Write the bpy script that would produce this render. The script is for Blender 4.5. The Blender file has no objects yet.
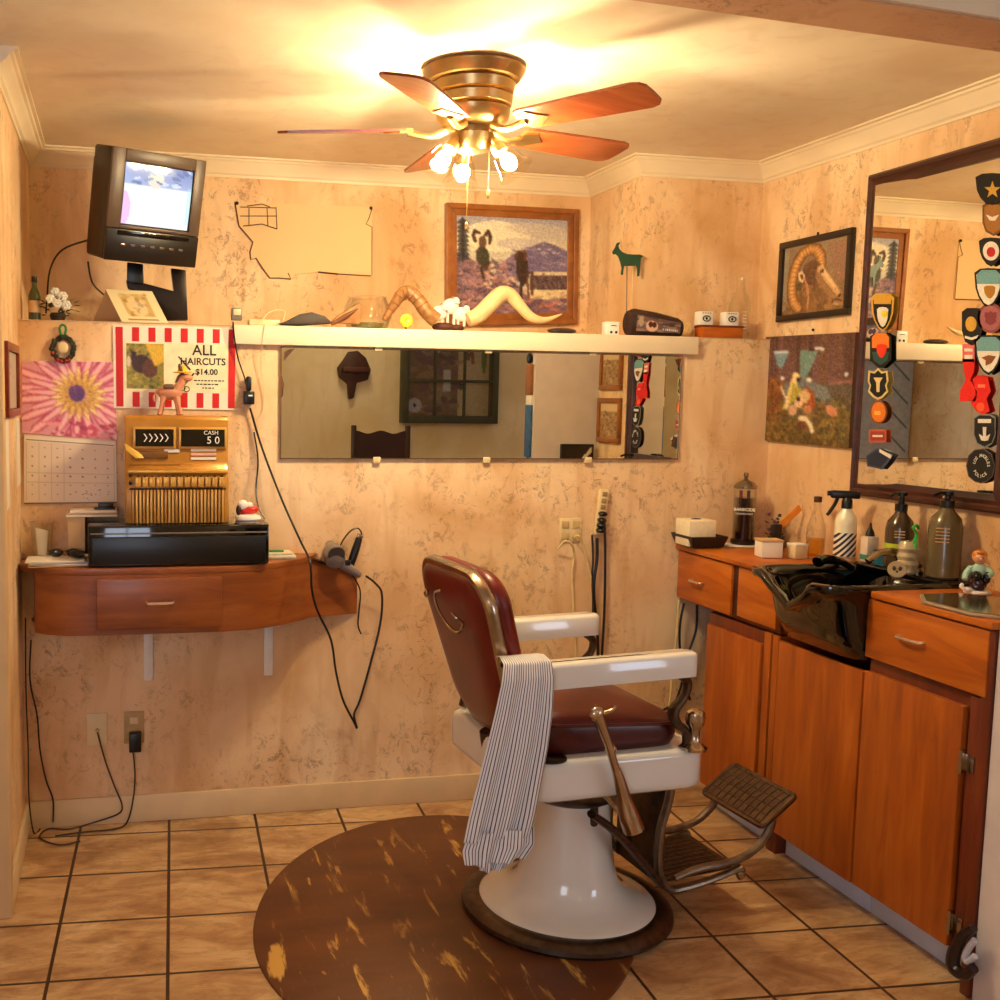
import bpy, bmesh, math, random
import numpy as np
from mathutils import Vector, Matrix
PI=math.pi; R_=math.radians
random.seed(7)
COL=bpy.context.scene.collection
# ---------------------------------------------------------------- camera model
CAM=(0.,-3.69,1.508);F=1057.1;PX,PY=335.8,499.5;YAW,PIT,ROL=-.2051,-.0969,.0132
def _basis():
    cy,sy=math.cos(YAW),math.sin(YAW);cp,sp=math.cos(PIT),math.sin(PIT)
    fw=(-sy*cp,cy*cp,sp);r=(cy,sy,0);u=(r[1]*fw[2]-r[2]*fw[1],r[2]*fw[0]-r[0]*fw[2],r[0]*fw[1]-r[1]*fw[0])
    c,s=math.cos(ROL),math.sin(ROL)
    return tuple(c*a+s*b for a,b in zip(r,u)),tuple(-s*a+c*b for a,b in zip(r,u)),fw
CR,CU,CW=_basis()
def at(px,py,ax,v):
    "world point of a photo pixel on the plane ax=v"
    a=(px-PX)/F;b=-(py-PY)/F
    d=[CW[i]+a*CR[i]+b*CU[i] for i in range(3)];k='xyz'.index(ax);t=(v-CAM[k])/d[k]
    return Vector([CAM[i]+t*d[i] for i in range(3)])
cam=bpy.data.cameras.new('camera');camo=bpy.data.objects.new('camera',cam);COL.objects.link(camo)
m=Matrix([[CR[i],CU[i],-CW[i],CAM[i]] for i in range(3)]+[[0,0,0,1]]);camo.matrix_world=m
cam.sensor_width=36;cam.lens=F/1000*36;cam.shift_x=(500-PX)/1000;cam.shift_y=(PY-500)/1000
cam.clip_start=.05;cam.clip_end=50
bpy.context.scene.camera=camo
# ---------------------------------------------------------------- materials
def s2l(c):
    return tuple((x/12.92 if x<=.04045 else ((x+.055)/1.055)**2.4) for x in c)
def new_mat(name):
    mt=bpy.data.materials.new(name);mt.use_nodes=True;nt=mt.node_tree
    return mt,nt,nt.nodes['Principled BSDF']
def M(name,col,rough=.5,metal=0,var=.12,scale=25,bump=0,coat=0,trans=0,stretch=None,emit=None,alpha=1):
    "procedural material; col in sRGB 0..1"
    mt,nt,b=new_mat(name);N=nt.nodes;L=nt.links
    c=s2l(col)
    tc=N.new('ShaderNodeTexCoord');no=N.new('ShaderNodeTexNoise');no.inputs['Scale'].default_value=scale;no.inputs['Detail'].default_value=4
    mp=N.new('ShaderNodeMapping');mp.inputs['Scale'].default_value=stretch or (1,1,1)
    L.new(tc.outputs['Object'],mp.inputs['Vector']);L.new(mp.outputs[0],no.inputs['Vector'])
    rp=N.new('ShaderNodeValToRGB');e=rp.color_ramp.elements
    e[0].position=.3;e[1].position=.7
    e[0].color=tuple(x*(1-var) for x in c)+(1,);e[1].color=tuple(min(1,x*(1+var)) for x in c)+(1,)
    L.new(no.outputs['Fac'],rp.inputs[0]);L.new(rp.outputs[0],b.inputs['Base Color'])
    b.inputs['Roughness'].default_value=rough;b.inputs['Metallic'].default_value=metal
    b.inputs['Coat Weight'].default_value=coat;b.inputs['Transmission Weight'].default_value=trans
    b.inputs['Alpha'].default_value=alpha
    if bump:
        bp=N.new('ShaderNodeBump');bp.inputs['Strength'].default_value=bump;bp.inputs['Distance'].default_value=.004
        L.new(no.outputs['Fac'],bp.inputs['Height']);L.new(bp.outputs[0],b.inputs['Normal'])
    if emit:
        b.inputs['Emission Color'].default_value=s2l(emit[0])+(1,);b.inputs['Emission Strength'].default_value=emit[1]
    return mt
def clear_glass(name,col,mixf=.85,rough=.03):
    mt=bpy.data.materials.new(name);mt.use_nodes=True;nt=mt.node_tree;N=nt.nodes;L=nt.links
    N.remove(N['Principled BSDF']);o=N['Material Output']
    t=N.new('ShaderNodeBsdfTransparent');t.inputs[0].default_value=s2l(col)+(1,)
    g=N.new('ShaderNodeBsdfGlossy');g.inputs['Roughness'].default_value=rough
    fr=N.new('ShaderNodeLayerWeight');fr.inputs[0].default_value=1-mixf
    mx=N.new('ShaderNodeMixShader');L.new(fr.outputs['Facing'],mx.inputs[0]);L.new(t.outputs[0],mx.inputs[1]);L.new(g.outputs[0],mx.inputs[2]);L.new(mx.outputs[0],o.inputs[0])
    return mt
def ramp(nt,src,stops):
    rp=nt.nodes.new('ShaderNodeValToRGB');e=rp.color_ramp.elements
    while len(e)<len(stops):e.new(.5)
    for q,(p,c) in zip(e,stops):q.position=p;q.color=(s2l(c) if len(c)==3 else c)+((1,) if len(c)==3 else ())
    nt.links.new(src,rp.inputs[0]);return rp.outputs[0]
def noise(nt,vec,scale,detail=4,dist=0,rough=.5):
    n=nt.nodes.new('ShaderNodeTexNoise');n.inputs['Scale'].default_value=scale;n.inputs['Detail'].default_value=detail
    n.inputs['Distortion'].default_value=dist;n.inputs['Roughness'].default_value=rough;nt.links.new(vec,n.inputs['Vector']);return n.outputs['Fac']
def mapping(nt,scale=(1,1,1),rot=(0,0,0),loc=(0,0,0),typ='POINT'):
    tc=nt.nodes.new('ShaderNodeTexCoord');mp=nt.nodes.new('ShaderNodeMapping');mp.vector_type=typ
    mp.inputs['Scale'].default_value=scale;mp.inputs['Rotation'].default_value=rot;mp.inputs['Location'].default_value=loc
    nt.links.new(tc.outputs['Object'],mp.inputs['Vector']);return mp.outputs[0]
def mixc(nt,fac,a,b,mode='MIX'):
    mx=nt.nodes.new('ShaderNodeMix');mx.data_type='RGBA';mx.blend_type=mode
    for s,v in ((0,fac),(6,a),(7,b)):
        if isinstance(v,(int,float)):mx.inputs[s].default_value=v
        elif isinstance(v,tuple):mx.inputs[s].default_value=s2l(v)+(1,)
        else:nt.links.new(v,mx.inputs[s])
    return mx.outputs[2]
def bumpn(nt,b,h,strength,dist=.004):
    bp=nt.nodes.new('ShaderNodeBump');bp.inputs['Strength'].default_value=strength;bp.inputs['Distance'].default_value=dist
    nt.links.new(h,bp.inputs['Height']);nt.links.new(bp.outputs[0],b.inputs['Normal'])
def wall_mat(name,base,light,dark,crack=(.60,.38,.2),amt=.85):
    mt,nt,b=new_mat(name);v=mapping(nt)
    n1=noise(nt,v,2.2,5,.6);c=ramp(nt,n1,[(.3,dark),(.5,base),(.72,light)])
    vs=mapping(nt,scale=(9,9,1.6));n3=noise(nt,vs,1.6,5,.5)
    c=mixc(nt,ramp(nt,n3,[(.50,(0,0,0)),(.66,(.7,.7,.7))]),c,dark)
    n2=noise(nt,mapping(nt,scale=(1,1,.8)),24,14,.7,.86)                       # short dark trowel marks
    k=ramp(nt,n2,[(.0,(0,0,0)),(.53,(0,0,0)),(.575,(amt,)*3),(.64,(0,0,0))])
    n4=noise(nt,v,3.1,3,.3);k2=ramp(nt,n4,[(.40,(0,0,0)),(.62,(1,1,1))])
    kk=nt.nodes.new('ShaderNodeMath');kk.operation='MULTIPLY';nt.links.new(k,kk.inputs[0]);nt.links.new(k2,kk.inputs[1])
    c=mixc(nt,kk.outputs[0],c,crack)
    nt.links.new(c,b.inputs['Base Color']);b.inputs['Roughness'].default_value=.62
    bumpn(nt,b,n2,.35,.004);return mt
PEACH=wall_mat('peach_plaster',(.91,.77,.60),(.97,.87,.72),(.81,.63,.43),(.42,.22,.11))
CEIL=wall_mat('ceiling_plaster',(.93,.87,.78),(.95,.90,.82),(.89,.81,.71),(.75,.6,.45),.18)
CREAM=M('cream_paint',(.93,.87,.76),.45,0,.05,6)
CREAM2=M('cream_base_paint',(.86,.76,.6),.45,0,.07,6)
BEAMM=wall_mat('beam_plaster',(.82,.64,.50),(.87,.70,.56),(.74,.55,.42),(.45,.26,.16))
REARW=wall_mat('rear_plaster',(.93,.87,.72),(.96,.91,.79),(.88,.80,.62),(.6,.45,.28),.4)
WHITEP=M('white_lavender_paint',(.86,.83,.84),.5,0,.05,12)
def wood(name,c1,c2,c3,scale=(14,1.2,1.2),rough=.42,coat=.12,knots=.6):
    mt,nt,b=new_mat(name);v=mapping(nt,scale=scale);n=noise(nt,v,2.2,6,knots,.6)
    c=ramp(nt,n,[(.3,c1),(.5,c2),(.7,c3)]);v2=mapping(nt,scale=tuple(x*5 for x in scale));n2=noise(nt,v2,3,3)
    c=mixc(nt,ramp(nt,n2,[(.5,(0,0,0)),(.75,(.35,.35,.35))]),c,c1)
    nt.links.new(c,b.inputs['Base Color']);b.inputs['Roughness'].default_value=rough;b.inputs['Coat Weight'].default_value=coat;b.inputs['Coat Roughness'].default_value=.15
    return mt
CHERRY=wood('cherry_wood_upright',(.56,.27,.06),(.67,.34,.07),(.74,.41,.12),(9,9,1.1))
CHERRYH=wood('cherry_wood_long',(.58,.28,.05),(.72,.37,.07),(.80,.46,.12),(1.2,1.2,9))
CHERRYX=wood('cherry_wood_desk',(.47,.235,.10),(.56,.30,.12),(.62,.36,.16),(1.2,3,10))
DARKW=wood('dark_frame_wood',(.16,.06,.04),(.24,.09,.06),(.32,.13,.08),(2,2,9),.38,.15)
CHERRYD=wood('cherry_dark_edge',(.34,.13,.06),(.42,.17,.07),(.47,.21,.09),(9,9,1.1))
OAKF=wood('oak_frame_wood',(.46,.26,.10),(.58,.34,.14),(.66,.42,.19),(4,4,4),.35,.3)
BLADEW=wood('fan_blade_wood',(.42,.17,.07),(.55,.25,.11),(.64,.33,.16),(1.3,14,2),.3,.4)
BLACK=M('black_plastic',(.05,.045,.045),.35,0,.1,30)
BLACKG=M('gloss_black',(.02,.02,.025),.07,0,.1,8,coat=.6)
GREYP=M('grey_plastic',(.45,.42,.40),.4)
WHITE=M('white_plastic',(.93,.92,.9),.4,0,.03)
IVORY=M('ivory_plastic',(.88,.8,.62),.4,0,.04)
PORC=M('white_porcelain_enamel',(.90,.89,.86),.12,0,.03,5,coat=.6)
CHROME=M('worn_nickel',(.72,.66,.58),.22,1,.12,18)
STEELD=M('dark_cast_metal',(.36,.31,.27),.38,1,.25,40,bump=.3)
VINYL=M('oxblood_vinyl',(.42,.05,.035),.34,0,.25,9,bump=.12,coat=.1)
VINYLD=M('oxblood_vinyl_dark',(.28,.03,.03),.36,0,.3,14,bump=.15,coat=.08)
PAPER=M('white_paper',(.93,.91,.86),.6,0,.03,12)
PAPERT=M('tan_card',(.80,.66,.48),.7,0,.05,6)
NICKEL=M('bright_nickel',(.93,.90,.86),.28,1,.05)
BRASS=M('antique_brass',(.78,.66,.44),.32,1,.18,14)
RED=M('red_print',(.78,.07,.06),.5,0,.06)
DGREEN=M('dark_green_paint',(.12,.28,.2),.45)
GLASS=clear_glass('clear_glass',(.985,.985,.975),.78,.08)
GLASSB=clear_glass('brown_glass',(.62,.5,.3),.85)
GLASSG=clear_glass('green_glass',(.55,.6,.3),.85)
PAINT,_nt,_b=new_mat('painted_surface');_a=_nt.nodes.new('ShaderNodeVertexColor');_a.layer_name='Col';_nt.links.new(_a.outputs[0],_b.inputs['Base Color']);_b.inputs['Roughness'].default_value=.35
SCREEN,_nt,_b=new_mat('lit_tube_screen');_a=_nt.nodes.new('ShaderNodeVertexColor');_a.layer_name='Col';_nt.links.new(_a.outputs[0],_b.inputs['Emission Color']);_b.inputs['Emission Strength'].default_value=.98;_b.inputs['Base Color'].default_value=(.02,.02,.02,1);_b.inputs['Roughness'].default_value=.1
MIRROR,_nt,_b=new_mat('silvered_glass');_b.inputs['Metallic'].default_value=1;_b.inputs['Roughness'].default_value=.0
_n=noise(_nt,mapping(_nt),3,3);_nt.links.new(ramp(_nt,_n,[(.3,(.90,.89,.84)),(.7,(.93,.92,.87))]),_b.inputs['Base Color'])
# ---------------------------------------------------------------- mesh helpers
class MB:
    def __init__(s):s.v=[];s.f=[]
    def add(s,vs,fs):
        n=len(s.v);s.v+= [tuple(v) for v in vs];s.f+=[tuple(i+n for i in f) for f in fs];return s
    def box(s,a,b):
        (x0,y0,z0),(x1,y1,z1)=a,b
        return s.add([(x0,y0,z0),(x1,y0,z0),(x1,y1,z0),(x0,y1,z0),(x0,y0,z1),(x1,y0,z1),(x1,y1,z1),(x0,y1,z1)],
          [(0,3,2,1),(4,5,6,7),(0,1,5,4),(1,2,6,5),(2,3,7,6),(3,0,4,7)])
    def rbox(s,a,b,r=.005,seg=2):
        bm=bmesh.new();bmesh.ops.create_cube(bm,size=1)
        for v in bm.verts:
            v.co=Vector([(a[i]+b[i])/2+v.co[i]*abs(b[i]-a[i]) for i in range(3)])
        r=min(r,min(abs(b[i]-a[i]) for i in range(3))*.49)
        bmesh.ops.bevel(bm,geom=bm.edges[:]+bm.verts[:],offset=r,segments=seg,affect='EDGES',profile=.5)
        return s.bm(bm)
    def bm(s,bm):
        bm.verts.index_update();s.add([v.co[:] for v in bm.verts],[[v.index for v in f.verts] for f in bm.faces]);bm.free();return s
    def tube(s,pts,r,n=8,smooth=4,closed=False,flat=None):
        pts=[Vector(p) for p in pts];rr=r if isinstance(r,(list,tuple)) else [r]*len(pts)
        if smooth>1 and len(pts)>2:
            q=[];w=[];k=len(pts)
            rng=range(k) if closed else range(k-1)
            for i in rng:
                g=(lambda j:pts[j%k]) if closed else (lambda j:pts[max(0,min(k-1,j))])
                p0,p1,p2,p3=g(i-1),g(i),g(i+1),g(i+2)
                for j in range(smooth):
                    t=j/smooth
                    q.append(.5*((2*p1)+(p2-p0)*t+(2*p0-5*p1+4*p2-p3)*t*t+(3*p1-p0-3*p2+p3)*t**3));w.append(rr[i]*(1-t)+rr[(i+1)%k]*t)
            if not closed:q.append(pts[-1]);w.append(rr[-1])
            pts,rr=q,w
        K=len(pts);vs=[];fs=[];nrm=None
        for i,p in enumerate(pts):
            if closed:t=pts[(i+1)%K]-pts[i-1]
            else:t=pts[min(K-1,i+1)]-pts[max(0,i-1)]
            if t.length<1e-9:t=Vector((0,0,1))
            t.normalize()
            if nrm is None:
                nrm=t.cross(Vector((0,0,1)));nrm=nrm if nrm.length>.1 else t.cross(Vector((1,0,0)))
            nrm=(nrm-t*nrm.dot(t)).normalized();b=t.cross(nrm)
            for j in range(n):
                a=2*PI*j/n;vs.append(p+(nrm*math.cos(a)+b*math.sin(a)*(flat or 1))*rr[i])
        for i in range(K if closed else K-1):
            for j in range(n):
                fs.append((i*n+j,i*n+(j+1)%n,((i+1)%K)*n+(j+1)%n,((i+1)%K)*n+j))
        if not closed:fs.append(tuple(range(n))[::-1]);fs.append(tuple((K-1)*n+j for j in range(n)))
        return s.add(vs,fs)
    def lathe(s,prof,c=(0,0,0),n=32,axis=None,capb=True,capt=True):
        "prof: (r,z) from bottom to top; axis: optional Matrix"
        vs=[];fs=[];mt=axis or Matrix.Identity(3)
        for r,z in prof:
            for j in range(n):
                a=2*PI*j/n;vs.append(Vector(c)+mt@Vector((r*math.cos(a),r*math.sin(a),z)))
        for i in range(len(prof)-1):
            for j in range(n):fs.append((i*n+j,i*n+(j+1)%n,(i+1)*n+(j+1)%n,(i+1)*n+j))
        if capb and prof[0][0]>1e-4:fs.append(tuple(range(n))[::-1])
        if capt and prof[-1][0]>1e-4:fs.append(tuple((len(prof)-1)*n+j for j in range(n)))
        return s.add(vs,fs)
    def prism(s,pts,d):
        "pts: 3D polygon, extruded by vector d"
        pts=[Vector(p) for p in pts];d=Vector(d);n=len(pts)
        nn=sum(((pts[i]-pts[0]).cross(pts[(i+1)%n]-pts[0]) for i in range(1,n)),Vector())
        if nn.dot(d)>0:pts=pts[::-1]
        return s.add(pts+[p+d for p in pts],[tuple(range(n)),tuple(range(2*n-1,n-1,-1))]+[(i,i+n,(i+1)%n+n,(i+1)%n) for i in range(n)])
    def ball(s,c,r,n=14,m=9,rot=None):
        r=r if isinstance(r,(tuple,list)) else (r,r,r);vs=[];fs=[];rm=rot or Matrix.Identity(3)
        vs.append(Vector(c)+rm@Vector((0,0,-r[2])))
        for i in range(1,m):
            a=-PI/2+PI*i/m
            for j in range(n):
                b=2*PI*j/n;vs.append(Vector(c)+rm@Vector((r[0]*math.cos(a)*math.cos(b),r[1]*math.cos(a)*math.sin(b),r[2]*math.sin(a))))
        vs.append(Vector(c)+rm@Vector((0,0,r[2])))
        for j in range(n):fs.append((0,1+(j+1)%n,1+j));fs.append((len(vs)-1,1+(m-2)*n+j,1+(m-2)*n+(j+1)%n))
        for i in range(m-2):
            for j in range(n):
                a=1+i*n;fs.append((a+j,a+(j+1)%n,a+n+(j+1)%n,a+n+j))
        return s.add(vs,fs)
    def loops(s,L,closed=True,cap0=False,cap1=False):
        n=len(L[0]);vs=[p for l in L for p in l];fs=[]
        for i in range(len(L)-1):
            for j in range(n if closed else n-1):fs.append((i*n+j,i*n+(j+1)%n,(i+1)*n+(j+1)%n,(i+1)*n+j))
        if cap0:fs.append(tuple(range(n))[::-1])
        if cap1:fs.append(tuple((len(L)-1)*n+j for j in range(n)))
        return s.add(vs,fs)
    def build(s,name,mat,parent=None,smooth=True,bevel=0,ang=35):
        me=bpy.data.meshes.new(name);me.from_pydata([tuple(v) for v in s.v],[],s.f);me.validate()
        me.materials.append(mat)
        bm=bmesh.new();bm.from_mesh(me);bmesh.ops.remove_doubles(bm,verts=bm.verts,dist=1e-6)
        if bevel:
            ee=[e for e in bm.edges if len(e.link_faces)==2 and e.calc_face_angle(0)>R_(40)]
            bmesh.ops.bevel(bm,geom=ee,offset=bevel,segments=2,affect='EDGES',profile=.5,clamp_overlap=True)
        bmesh.ops.recalc_face_normals(bm,faces=bm.faces)
        bm.to_mesh(me);bm.free()
        if smooth:
            for p in me.polygons:p.use_smooth=True
            try:me.set_sharp_from_angle(angle=R_(ang))
            except Exception:pass
        o=bpy.data.objects.new(name,me);COL.objects.link(o)
        if parent:o.parent=parent
        return o
def thing(name,label,cat,loc=(0,0,0),rotz=0,group=None):
    o=bpy.data.objects.new(name,None);o.empty_display_size=.05;COL.objects.link(o);o.location=loc;o.rotation_euler=(0,0,rotz)
    return tag(o,label,cat,group)
def tag(o,label=None,cat=None,group=None,kind=None):
    if label:o['label']=label
    if cat:o['category']=cat
    if group:o['group']=group
    if kind:o['kind']=kind
    return o
def structure(o):o['kind']='structure';return o
def box(name,a,b,mat,parent=None,r=0):
    mb=MB();(mb.rbox(a,b,r) if r else mb.box(a,b));return mb.build(name,mat,parent,smooth=bool(r))
def plate(name,px,ax,val,d,mat,parent=None,smooth=False):
    "a flat thing on plane ax=val whose outline is given in photo pixels; d = thickness vector"
    return MB().prism([at(x,y,ax,val) for x,y in px],d).build(name,mat,parent,smooth=smooth)
def text(name,s,mat,parent,loc,size,xdir=(1,0,0),updir=(0,0,1),ext=.0006,align='CENTER',bold=.0):
    cu=bpy.data.curves.new(name,'FONT');cu.body=s;cu.size=size;cu.extrude=ext;cu.align_x=align;cu.align_y='CENTER';cu.offset=bold
    cu.resolution_u=3
    t=bpy.data.objects.new(name,cu);COL.objects.link(t)
    dg=bpy.context.evaluated_depsgraph_get();me=bpy.data.meshes.new_from_object(t.evaluated_get(dg));bpy.data.objects.remove(t)
    x=Vector(xdir).normalized();u=Vector(updir);u=(u-x*u.dot(x)).normalized();z=x.cross(u)
    me.transform(Matrix([[x[i],u[i],z[i],loc[i]] for i in range(3)]+[[0,0,0,1]]));me.materials.clear();me.materials.append(mat)
    o=bpy.data.objects.new(name,me);COL.objects.link(o);o.parent=parent;return o
# ---------------------------------------------------------------- little painter for pictures
class CV:
    def __init__(s,w,h,bg,seed=1):
        s.w,s.h=w,h;s.a=np.ones((h,w,3))*np.array(bg);s.X,s.Y=np.meshgrid((np.arange(w)+.5)/w,(np.arange(h)+.5)/h);s.r=np.random.RandomState(seed)
    def mask(s,m,c,al=1):
        m=m.astype(float)[...,None]*al;s.a=s.a*(1-m)+np.array(c)*m;return s
    def vgrad(s,y0,c0,y1,c1):
        t=np.clip((s.Y-y0)/(y1-y0),0,1)[...,None];m=((s.Y>=y0)&(s.Y<=y1))[...,None]
        s.a=np.where(m,np.array(c0)*(1-t)+np.array(c1)*t,s.a);return s
    def poly(s,pts,c,al=1):
        m=np.zeros(s.X.shape,bool);n=len(pts)
        for i in range(n):
            (x0,y0),(x1,y1)=pts[i],pts[(i+1)%n]
            if y0==y1:continue
            cr=((s.Y<y0)!=(s.Y<y1))&(s.X<(x1-x0)*(s.Y-y0)/(y1-y0)+x0);m^=cr
        return s.mask(m,c,al)
    def rect(s,x0,y0,x1,y1,c,al=1):return s.mask((s.X>=x0)&(s.X<x1)&(s.Y>=y0)&(s.Y<y1),c,al)
    def ell(s,cx,cy,rx,ry,c,rot=0,al=1):
        ca,sa=math.cos(rot),math.sin(rot);dx,dy=s.X-cx,s.Y-cy
        return s.mask(((dx*ca+dy*sa)/rx)**2+((-dx*sa+dy*ca)/ry)**2<=1,c,al)
    def line(s,p,q,w,c,al=1):
        px,py=p;dx,dy=q[0]-px,q[1]-py;l=dx*dx+dy*dy+1e-9;t=np.clip(((s.X-px)*dx+(s.Y-py)*dy)/l,0,1)
        return s.mask(np.hypot(s.X-px-t*dx,s.Y-py-t*dy)<=w,c,al)
    def path(s,pts,w,c,al=1):
        for a,b in zip(pts,pts[1:]):s.line(a,b,w,c,al)
        return s
    def specks(s,n,x0,y0,x1,y1,cols,rx=.02,ry=.01,al=.8,rot=.6):
        for _ in range(n):
            c=cols[s.r.randint(len(cols))];s.ell(s.r.uniform(x0,x1),s.r.uniform(y0,y1),rx*s.r.uniform(.4,1.3),ry*s.r.uniform(.4,1.3),c,s.r.uniform(-rot,rot),al)
        return s
    def blur(s,n=1):
        for _ in range(n):
            p=np.pad(s.a,((1,1),(1,1),(0,0)),'edge');s.a=(p[:-2,1:-1]+p[2:,1:-1]+p[1:-1,:-2]+p[1:-1,2:]+2*s.a)/6
        return s
    def grain(s,k=.03):
        s.a=np.clip(s.a+s.r.normal(0,k,(s.h,s.w,1)),0,1);return s
    def obj(s,name,tl,tr,br,bl,parent=None,mat=None):
        tl,tr,br,bl=[np.array(q) for q in (tl,tr,br,bl)];w,h=s.w,s.h
        u=np.linspace(0,1,w)[None,:,None];v=np.linspace(0,1,h)[:,None,None]
        P=(tl*(1-u)+tr*u)*(1-v)+(bl*(1-u)+br*u)*v
        me=bpy.data.meshes.new(name);i=np.arange(w*h).reshape(h,w)
        f=np.stack([i[:-1,:-1],i[1:,:-1],i[1:,1:],i[:-1,1:]],-1).reshape(-1,4)
        me.from_pydata(P.reshape(-1,3).tolist(),[],f.tolist())
        ca=me.color_attributes.new('Col','FLOAT_COLOR','POINT');a=np.clip(s.a,0,1)
        lin=np.where(a<=.04045,a/12.92,((a+.055)/1.055)**2.4);buf=np.ones((h*w,4));buf[:,:3]=lin.reshape(-1,3)
        ca.data.foreach_set('color',buf.ravel());me.materials.append(mat or PAINT)
        o=bpy.data.objects.new(name,me);COL.objects.link(o)
        if parent:o.parent=parent
        return o
def quadpx(px,ax,val):return [at(x,y,ax,val) for x,y in px]
# ================================================================ THE ROOM
XL,XR,YU,YU2,XS,CH,ZL=-.318,2.485,.566,.12,1.97,2.43,1.75
YP=-1.518                                             # back face of the pier / header
mt,nt,b=new_mat('floor_tile');
v=mapping(nt,loc=(-.1353,-.0974,0),rot=(0,0,-.0519),typ='TEXTURE')
br=nt.nodes.new('ShaderNodeTexBrick');nt.links.new(v,br.inputs['Vector']);br.offset=0;br.squash=1
for k,q in (('Scale',1),('Mortar Size',.0055),('Mortar Smooth',.25),('Bias',0),('Brick Width',.305),('Row Height',.305)):br.inputs[k].default_value=q
br.inputs['Color1'].default_value=(.0,.0,.0,1);br.inputs['Color2'].default_value=(1,1,1,1);br.inputs['Mortar'].default_value=(.5,.5,.5,1)
n=noise(nt,mapping(nt,scale=(1.3,3,1)),2.6,8,.9,.62)
c=ramp(nt,n,[(.28,(.48,.36,.25)),(.42,(.68,.52,.36)),(.55,(.80,.66,.48)),(.72,(.90,.79,.62))])
n2=noise(nt,mapping(nt,scale=(1,2.2,1)),9,8,1.5,.7);c=mixc(nt,ramp(nt,n2,[(.50,(0,0,0)),(.58,(.6,.6,.6)),(.68,(0,0,0))]),c,(.42,.28,.17))
c=mixc(nt,mixc(nt,.18,(0.,0.,0.),br.outputs['Color']),c,(.68,.5,.34))
c=mixc(nt,br.outputs['Fac'],c,(.27,.17,.11));nt.links.new(c,b.inputs['Base Color']);b.inputs['Roughness'].default_value=.38
inv=nt.nodes.new('ShaderNodeMath');inv.operation='SUBTRACT';inv.inputs[0].default_value=1;nt.links.new(br.outputs['Fac'],inv.inputs[1])
ad=nt.nodes.new('ShaderNodeMath');ad.operation='MULTIPLY_ADD';nt.links.new(n2,ad.inputs[0]);ad.inputs[1].default_value=.25;nt.links.new(inv.outputs[0],ad.inputs[2])
bumpn(nt,b,ad.outputs[0],.5,.004);TILE=mt
structure(box('floor',(-2.7,-4.8,-.06),(5.1,.1,0),TILE))
structure(box('ceiling',(-2.7,-4.8,CH),(5.1,.67,CH+.06),CEIL))
structure(box('wall_left',(XL-.1,-.60,0),(XL,.67,CH),PEACH))
structure(box('wall_back',(XL,0,0),(XR,.67,ZL-.002),PEACH))
structure(box('wall_recess',(XL,YU,ZL-.002),(XS,.67,CH),PEACH))
structure(box('wall_corner',(XS,YU2,ZL-.002),(XR,.67,CH),PEACH))
structure(box('wall_right',(XR,YP,0),(XR+.1,.67,CH),PEACH))
structure(MB().box((2.124,YP-.1,0),(5.0,YP,CH)).build('wall_pier',WHITEP,smooth=False))
structure(box('wall_rear',(-2.6,-4.8,0),(5.0,-4.7,CH),REARW))
structure(box('wall_far_left',(-2.7,-4.8,0),(-2.6,-.60,CH),PEACH))
structure(box('wall_front_left',(-2.6,-.64,0),(XL-.0,-.60,CH),PEACH))
structure(box('wall_far_right',(5.0,-4.8,0),(5.1,YP-.1,CH),PEACH))
# left wall casing whose lighter edge ends the wall
structure(MB().rbox((XL-.45,-.652,0),(XL+.014,-.595,CH-.07),.004).build('trim_1',M('casing_paint',(.86,.72,.52),.45,0,.06,5)))
# header beam from the pier across the ceiling
fa,fb=at(630,0,'z',2.32),at(1000,52,'z',2.32);na,nb=at(860,0,'z',2.32),at(1000,22,'z',2.32)
def ext(p,q,x):return Vector((x,p.y+(q.y-p.y)*(x-p.x)/(q.x-p.x),2.32))
structure(MB().prism([ext(fa,fb,XL),ext(fa,fb,XR),ext(na,nb,XR),ext(na,nb,XL)],(0,0,CH-2.32)).build('trim_2',BEAMM,smooth=False))
bo_=Vector((0,-.012,.003));structure(MB().prism([ext(na,nb,-2.5)+bo_,ext(na,nb,5)+bo_,ext(na,nb,5)+bo_+Vector((0,.0115,0)),ext(na,nb,-2.5)+bo_+Vector((0,.0115,0))],(0,0,CH-2.3235)).build('trim_7',CREAM,smooth=False))
# crown moulding: profile (out from wall, down from ceiling)
prof=[(0,.070),(.006,.070),(.008,.062),(.016,.056),(.022,.044),(.036,.030),(.044,.018),(.052,.014),(.055,.008),(.066,.006),(.066,0),(0,0)]
def crown(name,pts,mat=CREAM):
    L=[];n=len(pts)
    for i,(x,y) in enumerate(pts):
        def nrm(a,b):d=Vector((b[0]-a[0],b[1]-a[1])).normalized();return Vector((d.y,-d.x))   # room on the right of travel
        ns=[]
        if i>0:ns.append(nrm(pts[i-1],pts[i]))
        if i<n-1:ns.append(nrm(pts[i],pts[i+1]))
        if len(ns)==2:
            mm=(ns[0]+ns[1]);mm=mm/(mm.dot(ns[0]))
        else:mm=ns[0]
        L.append([(x+mm.x*o,y+mm.y*o,CH-d) for o,d in prof])
    return structure(MB().loops(L,closed=True,cap0=True,cap1=True).build(name,mat,ang=25))
crown('trim_3',[(XL,-.64),(XL,YU),(XS,YU),(XS,YU2),(XR,YU2),(XR,-1.50)])
structure(MB().rbox((.398,-.03,ZL-.066),(2.15,.0,ZL),.003).build('trim_4',CREAM))        # light board along the ledge front
structure(box('trim_5',(XL,-.004,ZL-.002),(XR,YU if 0 else .0,ZL),CREAM2))
structure(MB().box((XL,0.,ZL-.002),(XS,YU,ZL)).box((XS,0.,ZL-.002),(XR,YU2,ZL)).build('trim_6',CREAM2,smooth=False))
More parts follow.
